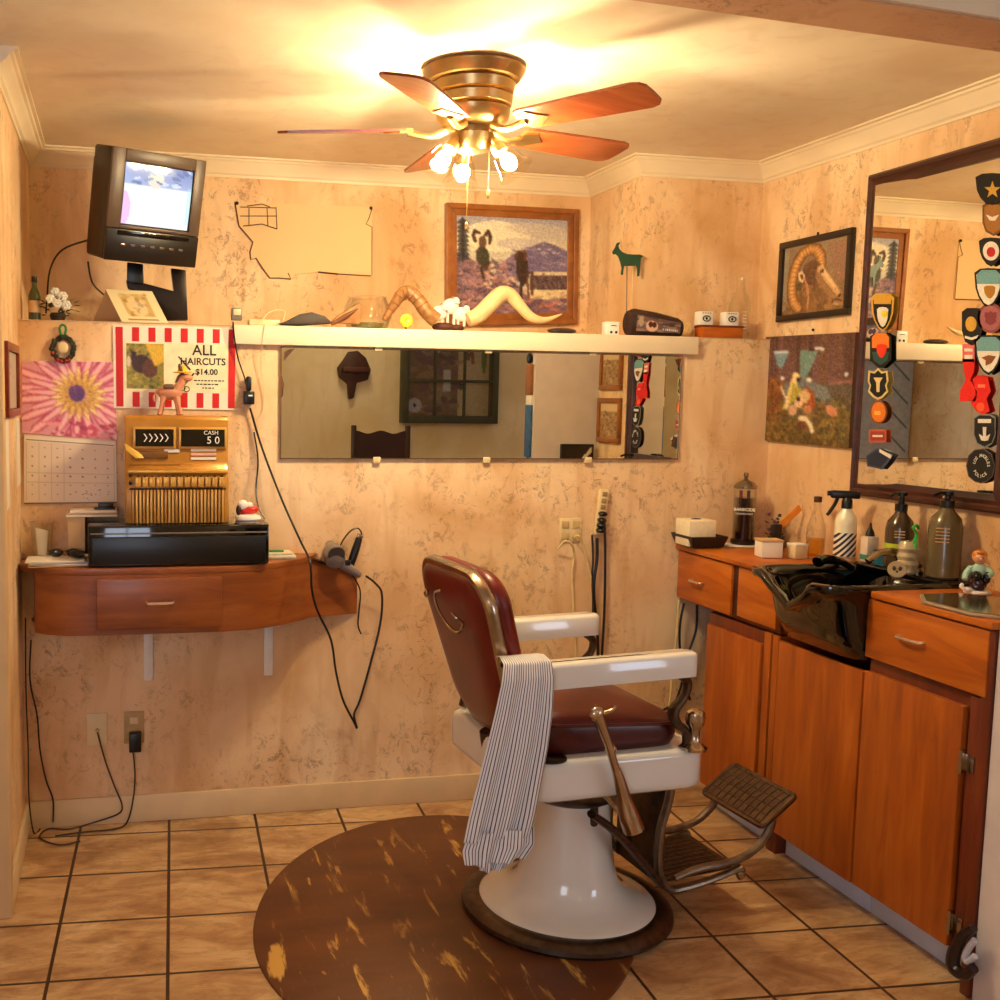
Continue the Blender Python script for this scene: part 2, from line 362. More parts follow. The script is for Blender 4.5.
structure(MB().rbox((XL,-.014,0),(2.13,0,.098),.004).build('baseboard_back',CREAM2))
structure(MB().rbox((XL,-.595,0),(XL+.014,-.014,.098),.004).build('baseboard_left',CREAM2))
# ---- daylight window behind the camera
t=box('window_1',(-1.55,-4.70,.75),(-.25,-4.66,2.15),CREAM);structure(t)
sky=M('sky_beyond_window',(.75,.85,1.),1,emit=((.86,.91,1.),6.0))
box('pane',(-1.48,-4.66,.82),(-.32,-4.655,2.08),sky,t)
box('glazing_bar',(-.92,-4.655,.82),(-.88,-4.64,2.08),CREAM,t)
dr_=structure(box('door_1',(-2.58,-4.70,0),(-1.9,-4.665,2.05),M('pale_blue_door',(.74,.80,.95),.5)))
mb=MB()
for i in range(7):
    z=.4+i*.22;mb.prism([(-2.54,-4.664,z),(-2.54,-4.664,z+.02),(-2.30,-4.664,z+.22),(-2.30,-4.664,z+.20)],(0,.006,0))
mb.build('door_lattice',M('lattice_blue',(.42,.56,.66),.5),dr_,smooth=False)
t=box('window_2',(3.6,-4.70,.9),(4.8,-4.66,2.1),CREAM);structure(t)
box('pane',(3.67,-4.66,.97),(4.73,-4.655,2.03),sky,t)
# ================================================================ CEILING FAN
FX,FY=.985,-.77
fan=thing('ceiling_fan','five-bladed wooden ceiling fan with antique brass motor and lit lamps','ceiling fan',(FX,FY,CH))
MB().lathe([(.06,-.165),(.085,-.16),(.10,-.145),(.105,-.12),(.098,-.112),(.108,-.108),(.112,-.085),(.104,-.078),(.112,-.074),(.118,-.05),(.112,-.044),(.128,-.04),(.142,-.02),(.145,-.012),(.13,0)],n=40).build('motor_housing',BRASS,fan)
MB().lathe([(.02,-.235),(.045,-.228),(.06,-.20),(.062,-.185),(.045,-.178),(.05,-.166)],n=28).build('light_fitter',BRASS,fan)
for k in range(5):
    a=R_(-55+72*k);ca,sa=math.cos(a),math.sin(a);pit=R_(-12)
    def bp(r,w,h,ca=ca,sa=sa):
        zz=-.168+w*math.sin(pit)+h*math.cos(pit);ww=w*math.cos(pit)-h*math.sin(pit)
        return (r*ca-ww*sa,r*sa+ww*ca,zz)
    ol=[(.165,-.046),(.18,-.053),(.38,-.062),(.515,-.066),(.537,-.058),(.548,-.042),(.55,0),(.548,.042),(.537,.058),(.515,.066),(.38,.062),(.18,.053),(.165,.046)]
    bl=MB();top=[bp(r,w,.0035) for r,w in ol];bot=[bp(r,w,-.0035) for r,w in ol];n=len(ol)
    bl.add(top+bot,[tuple(range(n)),tuple(range(2*n-1,n-1,-1))]+[(i,i+n,(i+1)%n+n,(i+1)%n) for i in range(n)])
    bo=bl.build('fan_blade',BLADEW,fan,smooth=False)
    ar=MB();ar.tube([bp(.07,0,.0),bp(.11,0,-.018),(bp(.15,0,-.014)),bp(.18,0,-.006)],[.012,.009,.009,.012],n=8)
    ar.prism([bp(.165,-.03,-.0036),bp(.20,-.045,-.0036),bp(.225,-.02,-.0036),bp(.25,0,-.0036),bp(.225,.02,-.0036),bp(.20,.045,-.0036),bp(.165,.03,-.0036)],Vector(bp(0,0,-.004))-Vector(bp(0,0,0)))
    ar.build('blade_bracket',BRASS,bo)
BULB=M('glowing_bulb',(1,.9,.7),.4,emit=((1,.90,.71),1150.))
FROST=clear_glass('bell_shade_glass',(.99,.97,.92),.9)
for a in (205,325,85):
    a=R_(a);d=Vector((math.cos(a),math.sin(a),0));ax=(d*.62+Vector((0,0,-.78))).normalized()
    e=ax.cross(Vector((0,0,1))).normalized();e2=ax.cross(e);rm=Matrix([[e[i],e2[i],ax[i]] for i in range(3)])
    c0=d*.055+Vector((0,0,-.20))
    arm=MB().tube([d*.03+Vector((0,0,-.195)),c0,c0+ax*.03],.010,n=8).lathe([(.017,.02),(.021,.035),(.021,.05)],c0,16,rm).build('lamp_arm',BRASS,fan)
    MB().lathe([(.022,.045),(.03,.055),(.036,.075),(.042,.10),(.053,.12)],c0,24,rm,False,False).build('lamp_shade',FROST,arm)
    MB().ball(c0+ax*.085,(.021,.021,.026),12,8,rm).build('bulb',BULB,arm)
for dx,dy,zz in ((-.02,-.03,-.43),(.045,-.02,-.335)):
    mb=MB();mb.tube([(dx,dy,-.22),(dx,dy,zz)],.0012,n=5);mb.ball((dx,dy,zz-.012),(.006,.006,.014),8,6);mb.build('pull_chain',BRASS,fan)
# ================================================================ TELEVISION
TVC=(.136,.0,2.128);yaw,til=R_(25),R_(13)
tv=thing('television','dark brown portable tube television, screen lit, tilted on a wall arm','television',TVC)
tv.rotation_euler=(Matrix.Rotation(yaw,3,'Z')@Matrix.Rotation(til,3,'X')).to_euler()
TVB=M('tv_brown_plastic',(.14,.09,.07),.35,0,.12,20);TVD=M('tv_dark_plastic',(.10,.075,.065),.3,0,.1,20);TVG=M('tv_bezel_taupe',(.33,.26,.21),.4,0,.08,20)
w,h=.345,.362
mb=MB();mb.rbox((-w/2,0.012,-h/2),(w/2,.15,h/2),.008);
L=[]
for y,sx,z0,z1 in ((.15,.162,-.172,.168),(.20,.15,-.168,.14),(.235,.12,-.15,.10),(.27,.10,-.13,.06)):
    L.append([(-sx,y,z0),(sx,y,z0),(sx,y,z1),(-sx,y,z1)])
mb.loops(L,cap0=True,cap1=True);mb.build('tv_cabinet',TVB,tv,bevel=.004)
s0,s1,z0,z1=-.125,.132,-.062,.142
mb=MB()
for a,bb in (((-w/2,0,z0-.012),(s0,.014,h/2)),((s1,0,z0-.012),(w/2,.014,h/2)),((s0,0,z1),(s1,.014,h/2)),((s0,0,z0-.012),(s1,.014,z0))):mb.rbox(a,bb,.003)
mb.build('screen_bezel',TVG,tv)
cv=CV(60,50,(.99,.99,1.0),3);cv.vgrad(0,(.50,.58,.80),.34,(.70,.76,.92));cv.rect(0,.36,1,1,(1,1,1));cv.ell(.45,.22,.12,.14,(.95,.92,.85));cv.specks(30,.1,0,1,.36,[(.42,.5,.72),(.9,.95,1),(.6,.72,.82)],.06,.03);cv.ell(0,.75,.12,.3,(.96,.72,.96),0,.7);cv.rect(.93,.3,1,.9,(.75,.95,.95),.6)
# gently domed tube
sc=cv.obj('screen',(s0+.004,.008,z1-.004),(s1-.004,.008,z1-.004),(s1-.004,.008,z0+.004),(s0+.004,.008,z0+.004),tv,SCREEN)
for vv in sc.data.vertices:
    a=(vv.co.x-(s0+s1)/2)/.13;c_=(vv.co.z-(z0+z1)/2)/.1;vv.co.y-=.006*(1-a*a*.5-c_*c_*.5)
mb=MB();mb.rbox((s0,.013,z0),(s1,.016,z1),.001);mb.build('tube_surround',BLACK,tv)
cp=MB().rbox((-w/2,-.002,-h/2),(w/2,.013,z0-.013),.004).build('control_panel',TVD,tv)
MB().rbox((-.135,-.004,-.096),(.135,-.001,-.080),.002).build('cassette_flap',BLACKG,cp)
for i in range(7):
    MB().rbox((-.12+i*.036,-.006,-.130),(-.12+i*.036+.018,-.001,-.122),.0015).build('button',CHROME if i in(0,) else TVG,cp)
mb=MB();mb.rbox((-.02,.03,-.155-.03),(.14,.19,-.155-.018),.003)
mb.build('tv_tray',BLACK,tv)
# wall arm of the tv
arm=thing('wall_bracket','black steel bracket holding the television up from the ledge','bracket',(.16,.3,ZL))
base=arm.location
MB().prism([p-base for p in quadpx([(127,262),(143,264),(144,284),(127,282)],'y',.16)],(0,.04,0)).build('post',BLACK,arm,bevel=.003)
MB().prism([p-base for p in quadpx([(126,280),(140,282),(174,291),(171,268),(186,270),(188,320),(166,320),(152,300),(128,288)],'y',.17)],(0,.05,0)).build('arm_plate',M('dark_brown_steel',(.13,.09,.07),.35,.4),arm,bevel=.003)
MB().rbox((-.04,-.14,0),(.09,.0,.012),.003).build('foot_plate',BLACK,arm)
def cable(name,label,pts,r=.0025,mat=None,cat='cable',group=None,smooth=5,parent=None):
    if parent:
        iv=(Matrix.Translation(parent.location)@parent.rotation_euler.to_matrix().to_4x4()).inverted()
        return MB().tube([iv@Vector(p) for p in pts],r,n=6,smooth=smooth).build(name,mat or BLACK,parent)
    o=MB().tube(pts,r,n=6,smooth=smooth).build(name,mat or BLACK);return tag(o,label,cat,group)
def P0(l,y=-.008,ax='y'):return [at(a,b,ax,y) for a,b in l]
cable('antenna_cable','black cable looping out from the left of the television',[at(88,240,'y',.1),at(62,250,'y',.2),at(50,270,'y',.3),at(47,300,'y',.35),at(46,313,'y',.4)],.0035)
cable('power_cable','black cable hanging beneath the television behind the cream book',[at(88,262,'y',.1),at(92,282,'y',.2),at(103,294,'y',.3),at(115,302,'y',.4)],.0035)
# ================================================================ LEFT DESK AND WHAT IS ON IT
DZ=.95
desk=thing('wall_desk','cherry wood wall-hung desk with bowed front, one drawer and white brackets','desk',(.2,0,.73))
def dl(x,y,z):return (x-.2,y,z-.73)
plan=[(XL+.002,-.13),(-.262,-.19),(-.22,-.228),(-.16,-.252),(-.08,-.262),(.34,-.262),(.44,-.245),(.53,-.20),(.61,-.135),(.665,-.075)]
MB().prism([dl(x,y,DZ-.022) for x,y in plan+[(.70,-.003),(XL+.002,-.003)]],(0,0,.022)).build('desktop',CHERRYX,desk,bevel=.002)
pl=plan[1:]+[(.85,-.004)];mb=MB();L0=[];L1=[];Li0=[];Li1=[]
for i,(x,y) in enumerate(pl):
    zt=DZ-.022 if x<.66 else (DZ-.001 if x<.7 else .868)
    if abs(x-.665)<.001:zt=DZ-.001
    L0.append(dl(x,y+.001,.732 if x<.8 else .725));L1.append(dl(x,y+.001,zt));Li0.append(dl(x-.004,y+.02 if x<.8 else y,.732));Li1.append(dl(x-.004,y+.02 if x<.8 else y,zt))
mb.loops([L0,L1,Li1,Li0,L0],closed=False);mb.add([L0[0],L1[0],Li1[0],Li0[0],L0[-1],L1[-1],Li1[-1],Li0[-1]],[(0,1,2,3),(4,5,6,7)])
mb.build('front_panel',CHERRYX,desk,ang=30)
MB().prism([dl(x,y+.02,.733) for x,y in plan[2:]]+[dl(.66,-.004,.733),dl(XL+.03,-.004,.733)],(0,0,.01)).build('bottom_panel',CHERRYD,desk,smooth=False)
dr=MB().rbox(dl(-.066,-.275,.752),dl(.335,-.262,.918),.004).build('drawer',CHERRYX,desk)
def pull(parent,c,d,out,ln=.085,mat=NICKEL):
    c=Vector(c);d=Vector(d).normalized();out=Vector(out)
    return MB().tube([c-d*ln/2,c-d*ln*.47+out*.8,c-d*ln*.3+out,c+d*ln*.3+out,c+d*ln*.47+out*.8,c+d*ln/2],[.004,.005,.005,.005,.005,.004],n=8).build('handle',mat,parent)
pull(dr,dl(.135,-.275,.838),(1,0,0),(0,-.018,0))
for x in (.104,.527):
    MB().rbox(dl(x-.016,-.012,.51),dl(x+.016,-.001,.73),.003).rbox(dl(x-.004,-.014,.52),dl(x+.004,-.004,.735),.001).rbox(dl(x-.014,-.17,.722),dl(x+.014,-.003,.732),.002).build('bracket',WHITE,desk)
# cash drawer
o=thing('cash_box','long black metal cash drawer lying flat under the brass register','cash drawer',(.2,-.13,DZ))
MB().rbox((-.292,-.12,.004),(.292,.11,.137),.005).build('drawer_case',BLACKG,o)
MB().rbox((-.28,-.126,.012),(.28,-.118,.10),.003).build('drawer_front',BLACK,o)
MB().rbox((-.285,-.123,.108),(.285,-.118,.113),.001).build('front_ridge',GREYP,o)
for sx in(-1,1):MB().lathe([(.01,0),(.01,.005)],(sx*.26,0,0)).build('foot',BLACK,o)
ZD=DZ+.137
# cash register
GOLD=M('gold_brown_enamel',(.72,.50,.17),.3,.25,.2,9,coat=.4);GOLDD=M('gold_dark_key_bank',(.50,.33,.12),.4,.3,.3,30);GOLDL=M('gold_light_trim',(.84,.64,.30),.3,.3,.1)
reg=thing('cash_register','old gold-brown cash register with black display windows and rows of keys','cash register',(.195,-.13,ZD))
# body profile in y,z
pf=[(-.085,.0),(-.085,.13),(-.06,.185),(-.05,.20),(-.052,.335),(-.045,.352),(.07,.352),(.09,.33),(.09,.0)]
mb=MB();mb.loops([[(-.168,y,z) for y,z in pf],[(.168,y,z) for y,z in pf]],cap0=True,cap1=True);mb.build('register_body',GOLD,reg,bevel=.006)
for x0,x1,nm in ((-.135,-.012,'left'),(.012,.155,'right')):
    wn=MB().rbox((x0-.008,-.060,.245),(x1+.008,-.048,.315),.003).build('window_frame',GOLDL,reg)
    MB().box((x0,-.0625,.252),(x1,-.058,.308)).build('display_window',BLACKG,wn,smooth=False)
    if nm=='left':
        mb=MB()
        for i in range(5):
            cx=x0+.026+i*.017
            for sg in(1,-1):mb.prism([(cx,-.0632,.280+sg*.013),(cx+.004,-.0632,.280+sg*.013),(cx+.013,-.0632,.280),(cx+.009,-.0632,.280)],(0,-.0008,0))
        mb.build('arrow_marks',WHITE,wn,smooth=False)
    else:
        text('lettering','CASH',WHITE,wn,(x1-.045,-.0636,.297),.019);text('lettering','5 0',WHITE,wn,(x1-.038,-.0636,.272),.034)
for i in range(3):MB().box((.045,-.0535,.236-i*.014),(.128,-.0505,.244-i*.014)).build('paper_label',PAPER if i!=1 else M('label_red_stripe',(.9,.7,.68),.6),reg,smooth=False)
MB().box((-.042,-.0545,.232),(.008,-.050,.243)).build('paper_label',PAPER,reg,smooth=False)
MB().rbox((-.142,-.058,.212),(-.03,-.049,.236),.002).build('validation_slot',GOLDD,reg)
MB().rbox((-.155,-.057,.186),(.01,-.05,.192),.001).build('slot_dark_bar',M('dark_red_trim',(.3,.08,.05),.5),reg)  # thin dark red bar below the validation slot
MB().rbox((-.16,-.082,.165),(.165,-.058,.176),.003).build('shelf_trim',GOLDL,reg)
for i in range(13):                                     # upper row of finger keys
    x=-.128+i*.0225
    k=MB().rbox((x-.009,-.100,.122),(x+.009,-.082,.154),.003).build('key',GOLDL,reg)
    MB().prism([(x-.006,-.095,.1585),(x+.006,-.095,.1585),(x,-.095,.151)],(0,.012,0)).build('key_pointer',BLACK,k,smooth=False)
for i in range(26):                                     # tall key slats
    x=-.144+i*.0116
    MB().rbox((x-.0035,-.100,.004),(x+.0035,-.083,.112),.0015).build('key_slat',GOLDL if i%3 else GOLD,reg)
MB().box((-.150,-.0865,.004),(.152,-.084,.118)).build('key_bank_back',GOLDD,reg,smooth=False)
MB().rbox((-.156,-.090,.112),(.158,-.082,.118),.002).build('key_bank_lip',M('dark_bronze',(.25,.13,.06),.4,.3),reg)
for z in (.135,.160):MB().ball((-.152,-.088,z),(.006,.006,.008)).build('side_key',BLACK,reg)
MB().prism([(-.17,-.062,.262),(-.158,-.062,.255),(-.115,-.072,.226),(-.108,-.078,.214),(-.135,-.074,.214),(-.165,-.066,.24)],(0,-.008,0)).build('paper_tab',M('yellow_tag',(.93,.76,.32),.6),reg,bevel=.002)
# plastic donkey with yellow hat on the register
dk=thing('toy_donkey','small pinkish plastic toy donkey in a yellow hat on the register','figurine',(.175,-.10,ZD+.352),R_(0))
TP=M('pink_tan_plastic',(.80,.55,.42),.5,0,.15,20);TG=M('grey_brown_plastic',(.42,.30,.23),.5,0,.2,20)
mb=MB()
for p,q in (((-.028,-.02),(-.036,-.022)),((-.022,.018),(-.030,.02)),((.028,-.02),(.036,-.022)),((.024,.018),(.030,.02))):
    mb.tube([(q[0],q[1],.004),(p[0],p[1],.035),(p[0]*.8,p[1]*.7,.062)],[.007,.006,.011],n=8)
    mb.ball((q[0],q[1],.005),(.009,.008,.005))
mb.ball((0,0,.075),(.042,.022,.025),16,10);mb.tube([(.022,0,.085),(.036,0,.105),(.045,0,.125)],[.018,.014,.014],n=10)
mb.ball((.055,-.004,.126),(.022,.013,.013));mb.tube([(-.04,0,.085),(-.052,0,.06),(-.05,0,.045)],.004,n=6)
mb.build('body',TP,dk)
mb=MB();
for s in(-1,1):mb.tube([(.043,s*.008,.137),(.034,s*.018,.16),(.032,s*.02,.172)],[.005,.006,.001],n=6)
mb.tube([(.020,0,.108),(.030,0,.128),(.040,0,.14)],[.004,.006,.004],n=6);mb.build('ears_and_mane',TG,dk)
MB().lathe([(.030,0),(.031,.003),(.016,.006),(.013,.020),(.004,.026),(.0,.026)],(.042,0,.141),18).build('hat',M('yellow_felt',(.92,.74,.16),.7),dk)
MB().rbox((-.022,-.024,.085),(.016,.024,.104),.008).build('saddle_pack',TG,dk)
# little shoe-like ornament right of the register
o=thing('shoe_ornament','small white and red ceramic ornament beside the register on the black drawer','ornament',(.435,-.14,ZD))
MB().lathe([(.040,0),(.044,.006),(.042,.014),(.03,.02),(0,.022)],n=24).build('base',WHITE,o)
mb=MB();mb.ball((.004,0,.032),(.034,.018,.016),14,8,Matrix.Rotation(R_(-15),3,'Y'));mb.build('red_cap',M('red_glaze',(.82,.12,.08),.2,coat=.5),o)
MB().ball((-.018,0,.052),(.018,.015,.018)).ball((.006,.002,.05),(.012,.012,.012)).build('white_figure',WHITE,o)
MB().ball((-.032,-.004,.035),(.010,.014,.018)).build('dark_patch',M('dark_brown_glaze',(.2,.1,.08),.3),o)
# white and green comb tray right of drawer
o=thing('folded_cloth','white folded cloth with a green stripe on the desk beside the drawer','cloth',(.545,-.085,DZ))
MB().rbox((-.04,-.045,0),(.06,.045,.012),.005).rbox((-.035,-.04,.012),(.05,.04,.02),.004).build('cloth_fold',M('white_towelling',(.86,.82,.7),.9,bump=.5,scale=90),o)
MB().rbox((-.03,-.02,.02),(.02,.0,.026),.002).build('green_stripe',M('green_cloth',(.25,.55,.35),.8),o)
# papers left of the drawer
pb=thing('paper_carton','tan cardboard carton with white papers between the calendar and black drawer','carton',(-.13,-.06,DZ))
MB().rbox((-.03,-.05,0),(.026,.05,.150),.003).build('carton_body',PAPERT,pb)
for i in range(3):
    MB().rbox((-.035+i*.006,-.06,.151+i*.007),(.13,.055,.157+i*.007),.001).build('paper_sheet',PAPER if i!=1 else PAPERT,pb)
o=MB().rbox((-.062,-.09,ZD+.041),(-.012,-.055,ZD+.058),.004).rbox((-.075,-.088,ZD+.034),(-.005,-.05,ZD+.042),.002).build('stapler',BLACK);tag(o,'black stapler resting on the papers left of the cash register','stapler')
MB
o=thing('magazine_stack','loose white papers and magazines at the left end of the desk','papers',(-.19,-.15,DZ))
for i,(r,dx) in enumerate(((8,0),(-6,.01),(14,.0),(2,-.005))):
    q=MB().rbox((-.095,-.07,0),(.09,.06,.004),.001).build('paper_sheet',[PAPERT,PAPER,M('grey_print',(.72,.7,.68),.5),PAPER][i],o);q.location=(dx,0,.001+i*.0048);q.rotation_euler=(0,0,R_(r*.5))
o=thing('drinking_glass','clear drinking glass with a paper strip inside on the desk corner','glass',(-.245,-.065,DZ))
MB().lathe([(.028,0),(.03,.004),(.038,.13),(.036,.13),(.027,.008),(0,.008)],n=28,capt=False).build('glass_body',GLASS,o)
MB().prism([(-.015,0,.02),(.012,0,.015),(.02,0,.10),(-.022,0,.11)],(0,.003,0)).build('paper_strip',PAPER,o,smooth=False)
o=thing('sunglasses','dark sunglasses lying on the papers beside the drinking glass','sunglasses',(-.17,-.13,DZ+.021))
for s in(-1,1):MB().ball((s*.026,-.0,.014),(.022,.005,.014),12,8).build('lens',BLACKG,o)
MB().tube([(-.05,0,.02),(-.006,-.004,.02),(.006,-.004,.02),(.05,0,.02)],.002,n=6).tube([(-.05,0,.02),(-.045,.05,.008)],.002,n=6,smooth=1).tube([(.05,0,.02),(.045,.05,.008)],.002,n=6,smooth=1).build('frame',BLACK,o)
o=thing('hair_clipper','black hair clipper lying on the papers next to the cash drawer','clipper',(-.125,-.165,DZ+.021),R_(-30))
MB().ball((0,0,.014),(.034,.014,.013)).build('clipper_body',BLACK,o);MB().rbox((.03,-.012,.006),(.046,.012,.018),.002).build('clipper_blade',CHROME,o)
# wall calendar
cal=thing('wall_calendar','wall calendar with pink dahlia photo above a pale month grid','calendar',at(70,436,'y',-.003))
q=quadpx([(22,361),(115,362),(117,440),(22,433)],'y',-.004)
cv=CV(120,94,(.86,.60,.64),5)
cx,cy=.60,.43
for ring,(n_,r0,r1,wd) in enumerate(((19,.40,.78,.055),(17,.30,.58,.042))):
    for i in range(n_):
        a=ring*.17+i*2*PI/n_+random.uniform(-.06,.06);ca,sa=math.cos(a),math.sin(a)
        for dw,colr in ((1.25,(.66,.16,.30)),(1.0,(.90,.55,.62)),(.55,(.97,.78,.80))):
            cv.poly([(cx+.15*ca,cy+.17*sa),(cx+r0*ca-wd*dw*sa,cy+r0*sa+wd*dw*ca),(cx+r1*.85*ca-wd*dw*.8*sa,cy+r1*.85*sa+wd*dw*.8*ca),(cx+r1*ca,cy+r1*sa),(cx+r1*.85*ca+wd*dw*.8*sa,cy+r1*.85*sa-wd*dw*.8*ca),(cx+r0*ca+wd*dw*sa,cy+r0*sa-wd*dw*ca)],colr,.9)
cv.specks(30,.25,.80,.95,1,[(.60,.08,.20),(.95,.6,.65),(.75,.2,.32)],.04,.03)
for n_,r1,wd,c0,c1 in ((18,.33,.030,(.72,.45,.2),(.97,.90,.66)),(16,.26,.026,(.70,.42,.12),(.93,.80,.35)),(14,.19,.022,(.6,.35,.1),(.86,.72,.22))):
    for i in range(n_):
        a=r1*9+i*2*PI/n_;ca,sa=math.cos(a),math.sin(a)
        for dw,colr in((1.3,c0),(.85,c1)):
            cv.poly([(cx+.06*ca,cy+.07*sa),(cx+r1*.7*ca-wd*dw*sa,cy+r1*.8*sa+wd*dw*ca),(cx+r1*ca,cy+r1*1.15*sa),(cx+r1*.7*ca+wd*dw*sa,cy+r1*.8*sa-wd*dw*ca)],colr,.9)
cv.ell(.58,.42,.085,.11,(.36,.16,.42));cv.specks(25,.5,.32,.66,.52,[(.28,.1,.4),(.55,.25,.5)],.018,.014)
base=cal.location
def rel(qs,b=base):return [Vector(p)-b for p in qs]
MB().prism(rel(q),(0,.003,0)).build('picture_page',PAPER,cal,smooth=False)
cv.blur(2).grain(.02).obj('flower_photo',*[p+Vector((0,-.0006,0)) for p in rel(q)],cal)
q=quadpx([(24,434),(116,441),(117,503),(24,504)],'y',-.006)
MB().prism(rel(q),(0,.004,0)).build('month_page',PAPERT,cal,smooth=False)
cv=CV(120,80,(.88,.80,.70),8);cv.rect(.02,.03,.98,.10,(.92,.86,.78))
cv.line((.03,.085),(.97,.085),.006,(.35,.25,.2))
for r in range(6):
    for c_ in range(7):
        x,y=.08+c_*.135,.17+r*.135
        cv.rect(x,y,x+.02,y+.02,(.55,.45,.38));
    cv.line((.03,.14+r*.135),(.97,.14+r*.135),.003,(.78,.69,.58))
for c_ in range(8):cv.line((.03+c_*.134,.12),(.03+c_*.134,.95),.003,(.78,.69,.58))
cv.specks(14,.55,.78,.95,.95,[(.4,.45,.25),(.5,.3,.3)],.02,.006);cv.line((0,.99),(1,.99),.01,(.45,.3,.2))
cv.obj('month_grid',*[p+Vector((0,-.0006,0)) for p in rel(q)],cal)
# barber price poster
po=thing('price_poster','red and white striped poster reading ALL HAIRCUTS $14.00','poster',at(175,368,'y',-.003));base=po.location
A,B_,C_,D=quadpx([(113,325),(235,328),(234,410),(114,408)],'y',-.006)
def pp(u,v,o=0):
    p=(A*(1-u)+B_*u)*(1-v)+(D*(1-u)+C_*u)*v;return p-base+Vector((0,-o,0))
MB().prism([pp(0,0),pp(1,0),pp(1,1),pp(0,1)],(0,.004,0)).build('poster_sheet',PAPER,po,smooth=False)
for i in range(8):
    u=.02+i*.1325;top=1 if i in(0,7) else .19
    st=MB();st.prism([pp(u,.02,.0004),pp(u+.058,.02,.0004),pp(u+.058,top if top<1 else .98,.0004),pp(u,top if top<1 else .98,.0004)],(0,-.0006,0))
    st.build('red_stripe',RED,po,smooth=False)
    if top<1:MB().prism([pp(u,.80,.0004),pp(u+.058,.80,.0004),pp(u+.058,.98,.0004),pp(u,.98,.0004)],(0,-.0006,0)).build('red_stripe',RED,po,smooth=False)
MB().prism([pp(.085,.20,.0004),pp(.945,.20,.0004),pp(.945,.79,.0004),pp(.085,.79,.0004)],(0,-.0007,0)).build('inner_panel',M('pale_cream_print',(.93,.90,.76),.6),po,smooth=False)
cv=CV(60,60,(.55,.52,.20),4);cv.specks(120,0,0,1,1,[(.4,.42,.15),(.75,.7,.3),(.62,.5,.2),(.3,.3,.1)],.07,.03)
cv.ell(.40,.45,.25,.2,(.22,.12,.07));cv.ell(.22,.38,.12,.12,(.25,.14,.08));cv.poly([(.1,.15),(.2,.35),(.28,.2)],(.15,.08,.05));cv.ell(.07,.4,.06,.12,(.85,.8,.7));cv.ell(.62,.55,.2,.2,(.35,.2,.13));cv.poly([(.5,.0),(1,.02),(1,.4),(.75,.5)],(.82,.68,.2))
cv.blur(2).grain(.04).obj('farm_photo',pp(.105,.215,.0014),pp(.41,.215,.0014),pp(.41,.76,.0014),pp(.105,.76,.0014),po)
xd=pp(1,.4)-pp(0,.4);INK=M('black_ink',(.06,.05,.05),.6)
for s_,u,v,sz in (('ALL',.745,.285,.050),('HAIRCUTS',.735,.42,.033),('$14.00',.765,.545,.028)):text('lettering',s_,INK,po,pp(u,v,.0016),sz,xd,bold=.0006)
mb=MB()
for r,(u0,u1) in enumerate(((.66,.90),(.68,.87),(.73,.82))):
    u=u0
    while u<u1:
        w_=random.uniform(.012,.03);mb.prism([pp(u,.64+r*.045,.0012),pp(u+w_,.64+r*.045,.0012),pp(u+w_,.655+r*.045,.0012),pp(u,.655+r*.045,.0012)],(0,-.0004,0));u+=w_+.008
mb.build('small_print',INK,po,smooth=False)
mb=MB()
for a,b2 in (((.53,.36),(.63,.52)),((.56,.74),(.66,.56))):
    p,q_=pp(*a,.0016),pp(*b2,.0016);mb.tube([p,q_],[.0022,.0028],n=5,smooth=1)
for u,v in((.565,.74),(.60,.755)):mb.tube([pp(u,v,.0016)+Vector((.009*math.cos(t),0,.009*math.sin(t))) for t in np.linspace(0,2*PI,10)[:-1]],.0015,n=5,closed=True)
mb.build('scissors_drawing',INK,po,smooth=False)
# wreath ornament hanging under the ledge
wr=thing('hanging_wreath','small dark green wreath ornament hanging by green ribbon under the ledge','ornament',at(63,346,'y',-.012));
mb=MB();WG=M('wreath_dark_green',(.13,.16,.08),.7,0,.4,60,bump=.6)
for i in range(26):
    a=i*2*PI/26;mb.ball((.034*math.cos(a)+random.uniform(-.004,.004),random.uniform(-.004,.004),.040*math.sin(a)-.01),(.010,.008,.009),7,5)
mb.build('wreath_ring',WG,wr)
mb=MB()
for a in (240,260,285,300,200):mb.ball((.036*math.cos(R_(a)),-.009,.042*math.sin(R_(a))-.01),.007,8,6)
mb.build('red_berries',M('red_berry',(.6,.08,.06),.4),wr);MB().ball((0,-.004,-.005),(.018,.005,.020)).build('centre_figure',IVORY,wr)
MB().tube([(-.006,0,.035),(-.010,-.003,.060),(0,-.003,.070),(.010,-.003,.060),(.006,0,.035)],.004,n=6).build('ribbon',M('green_ribbon',(.1,.5,.25),.5),wr)
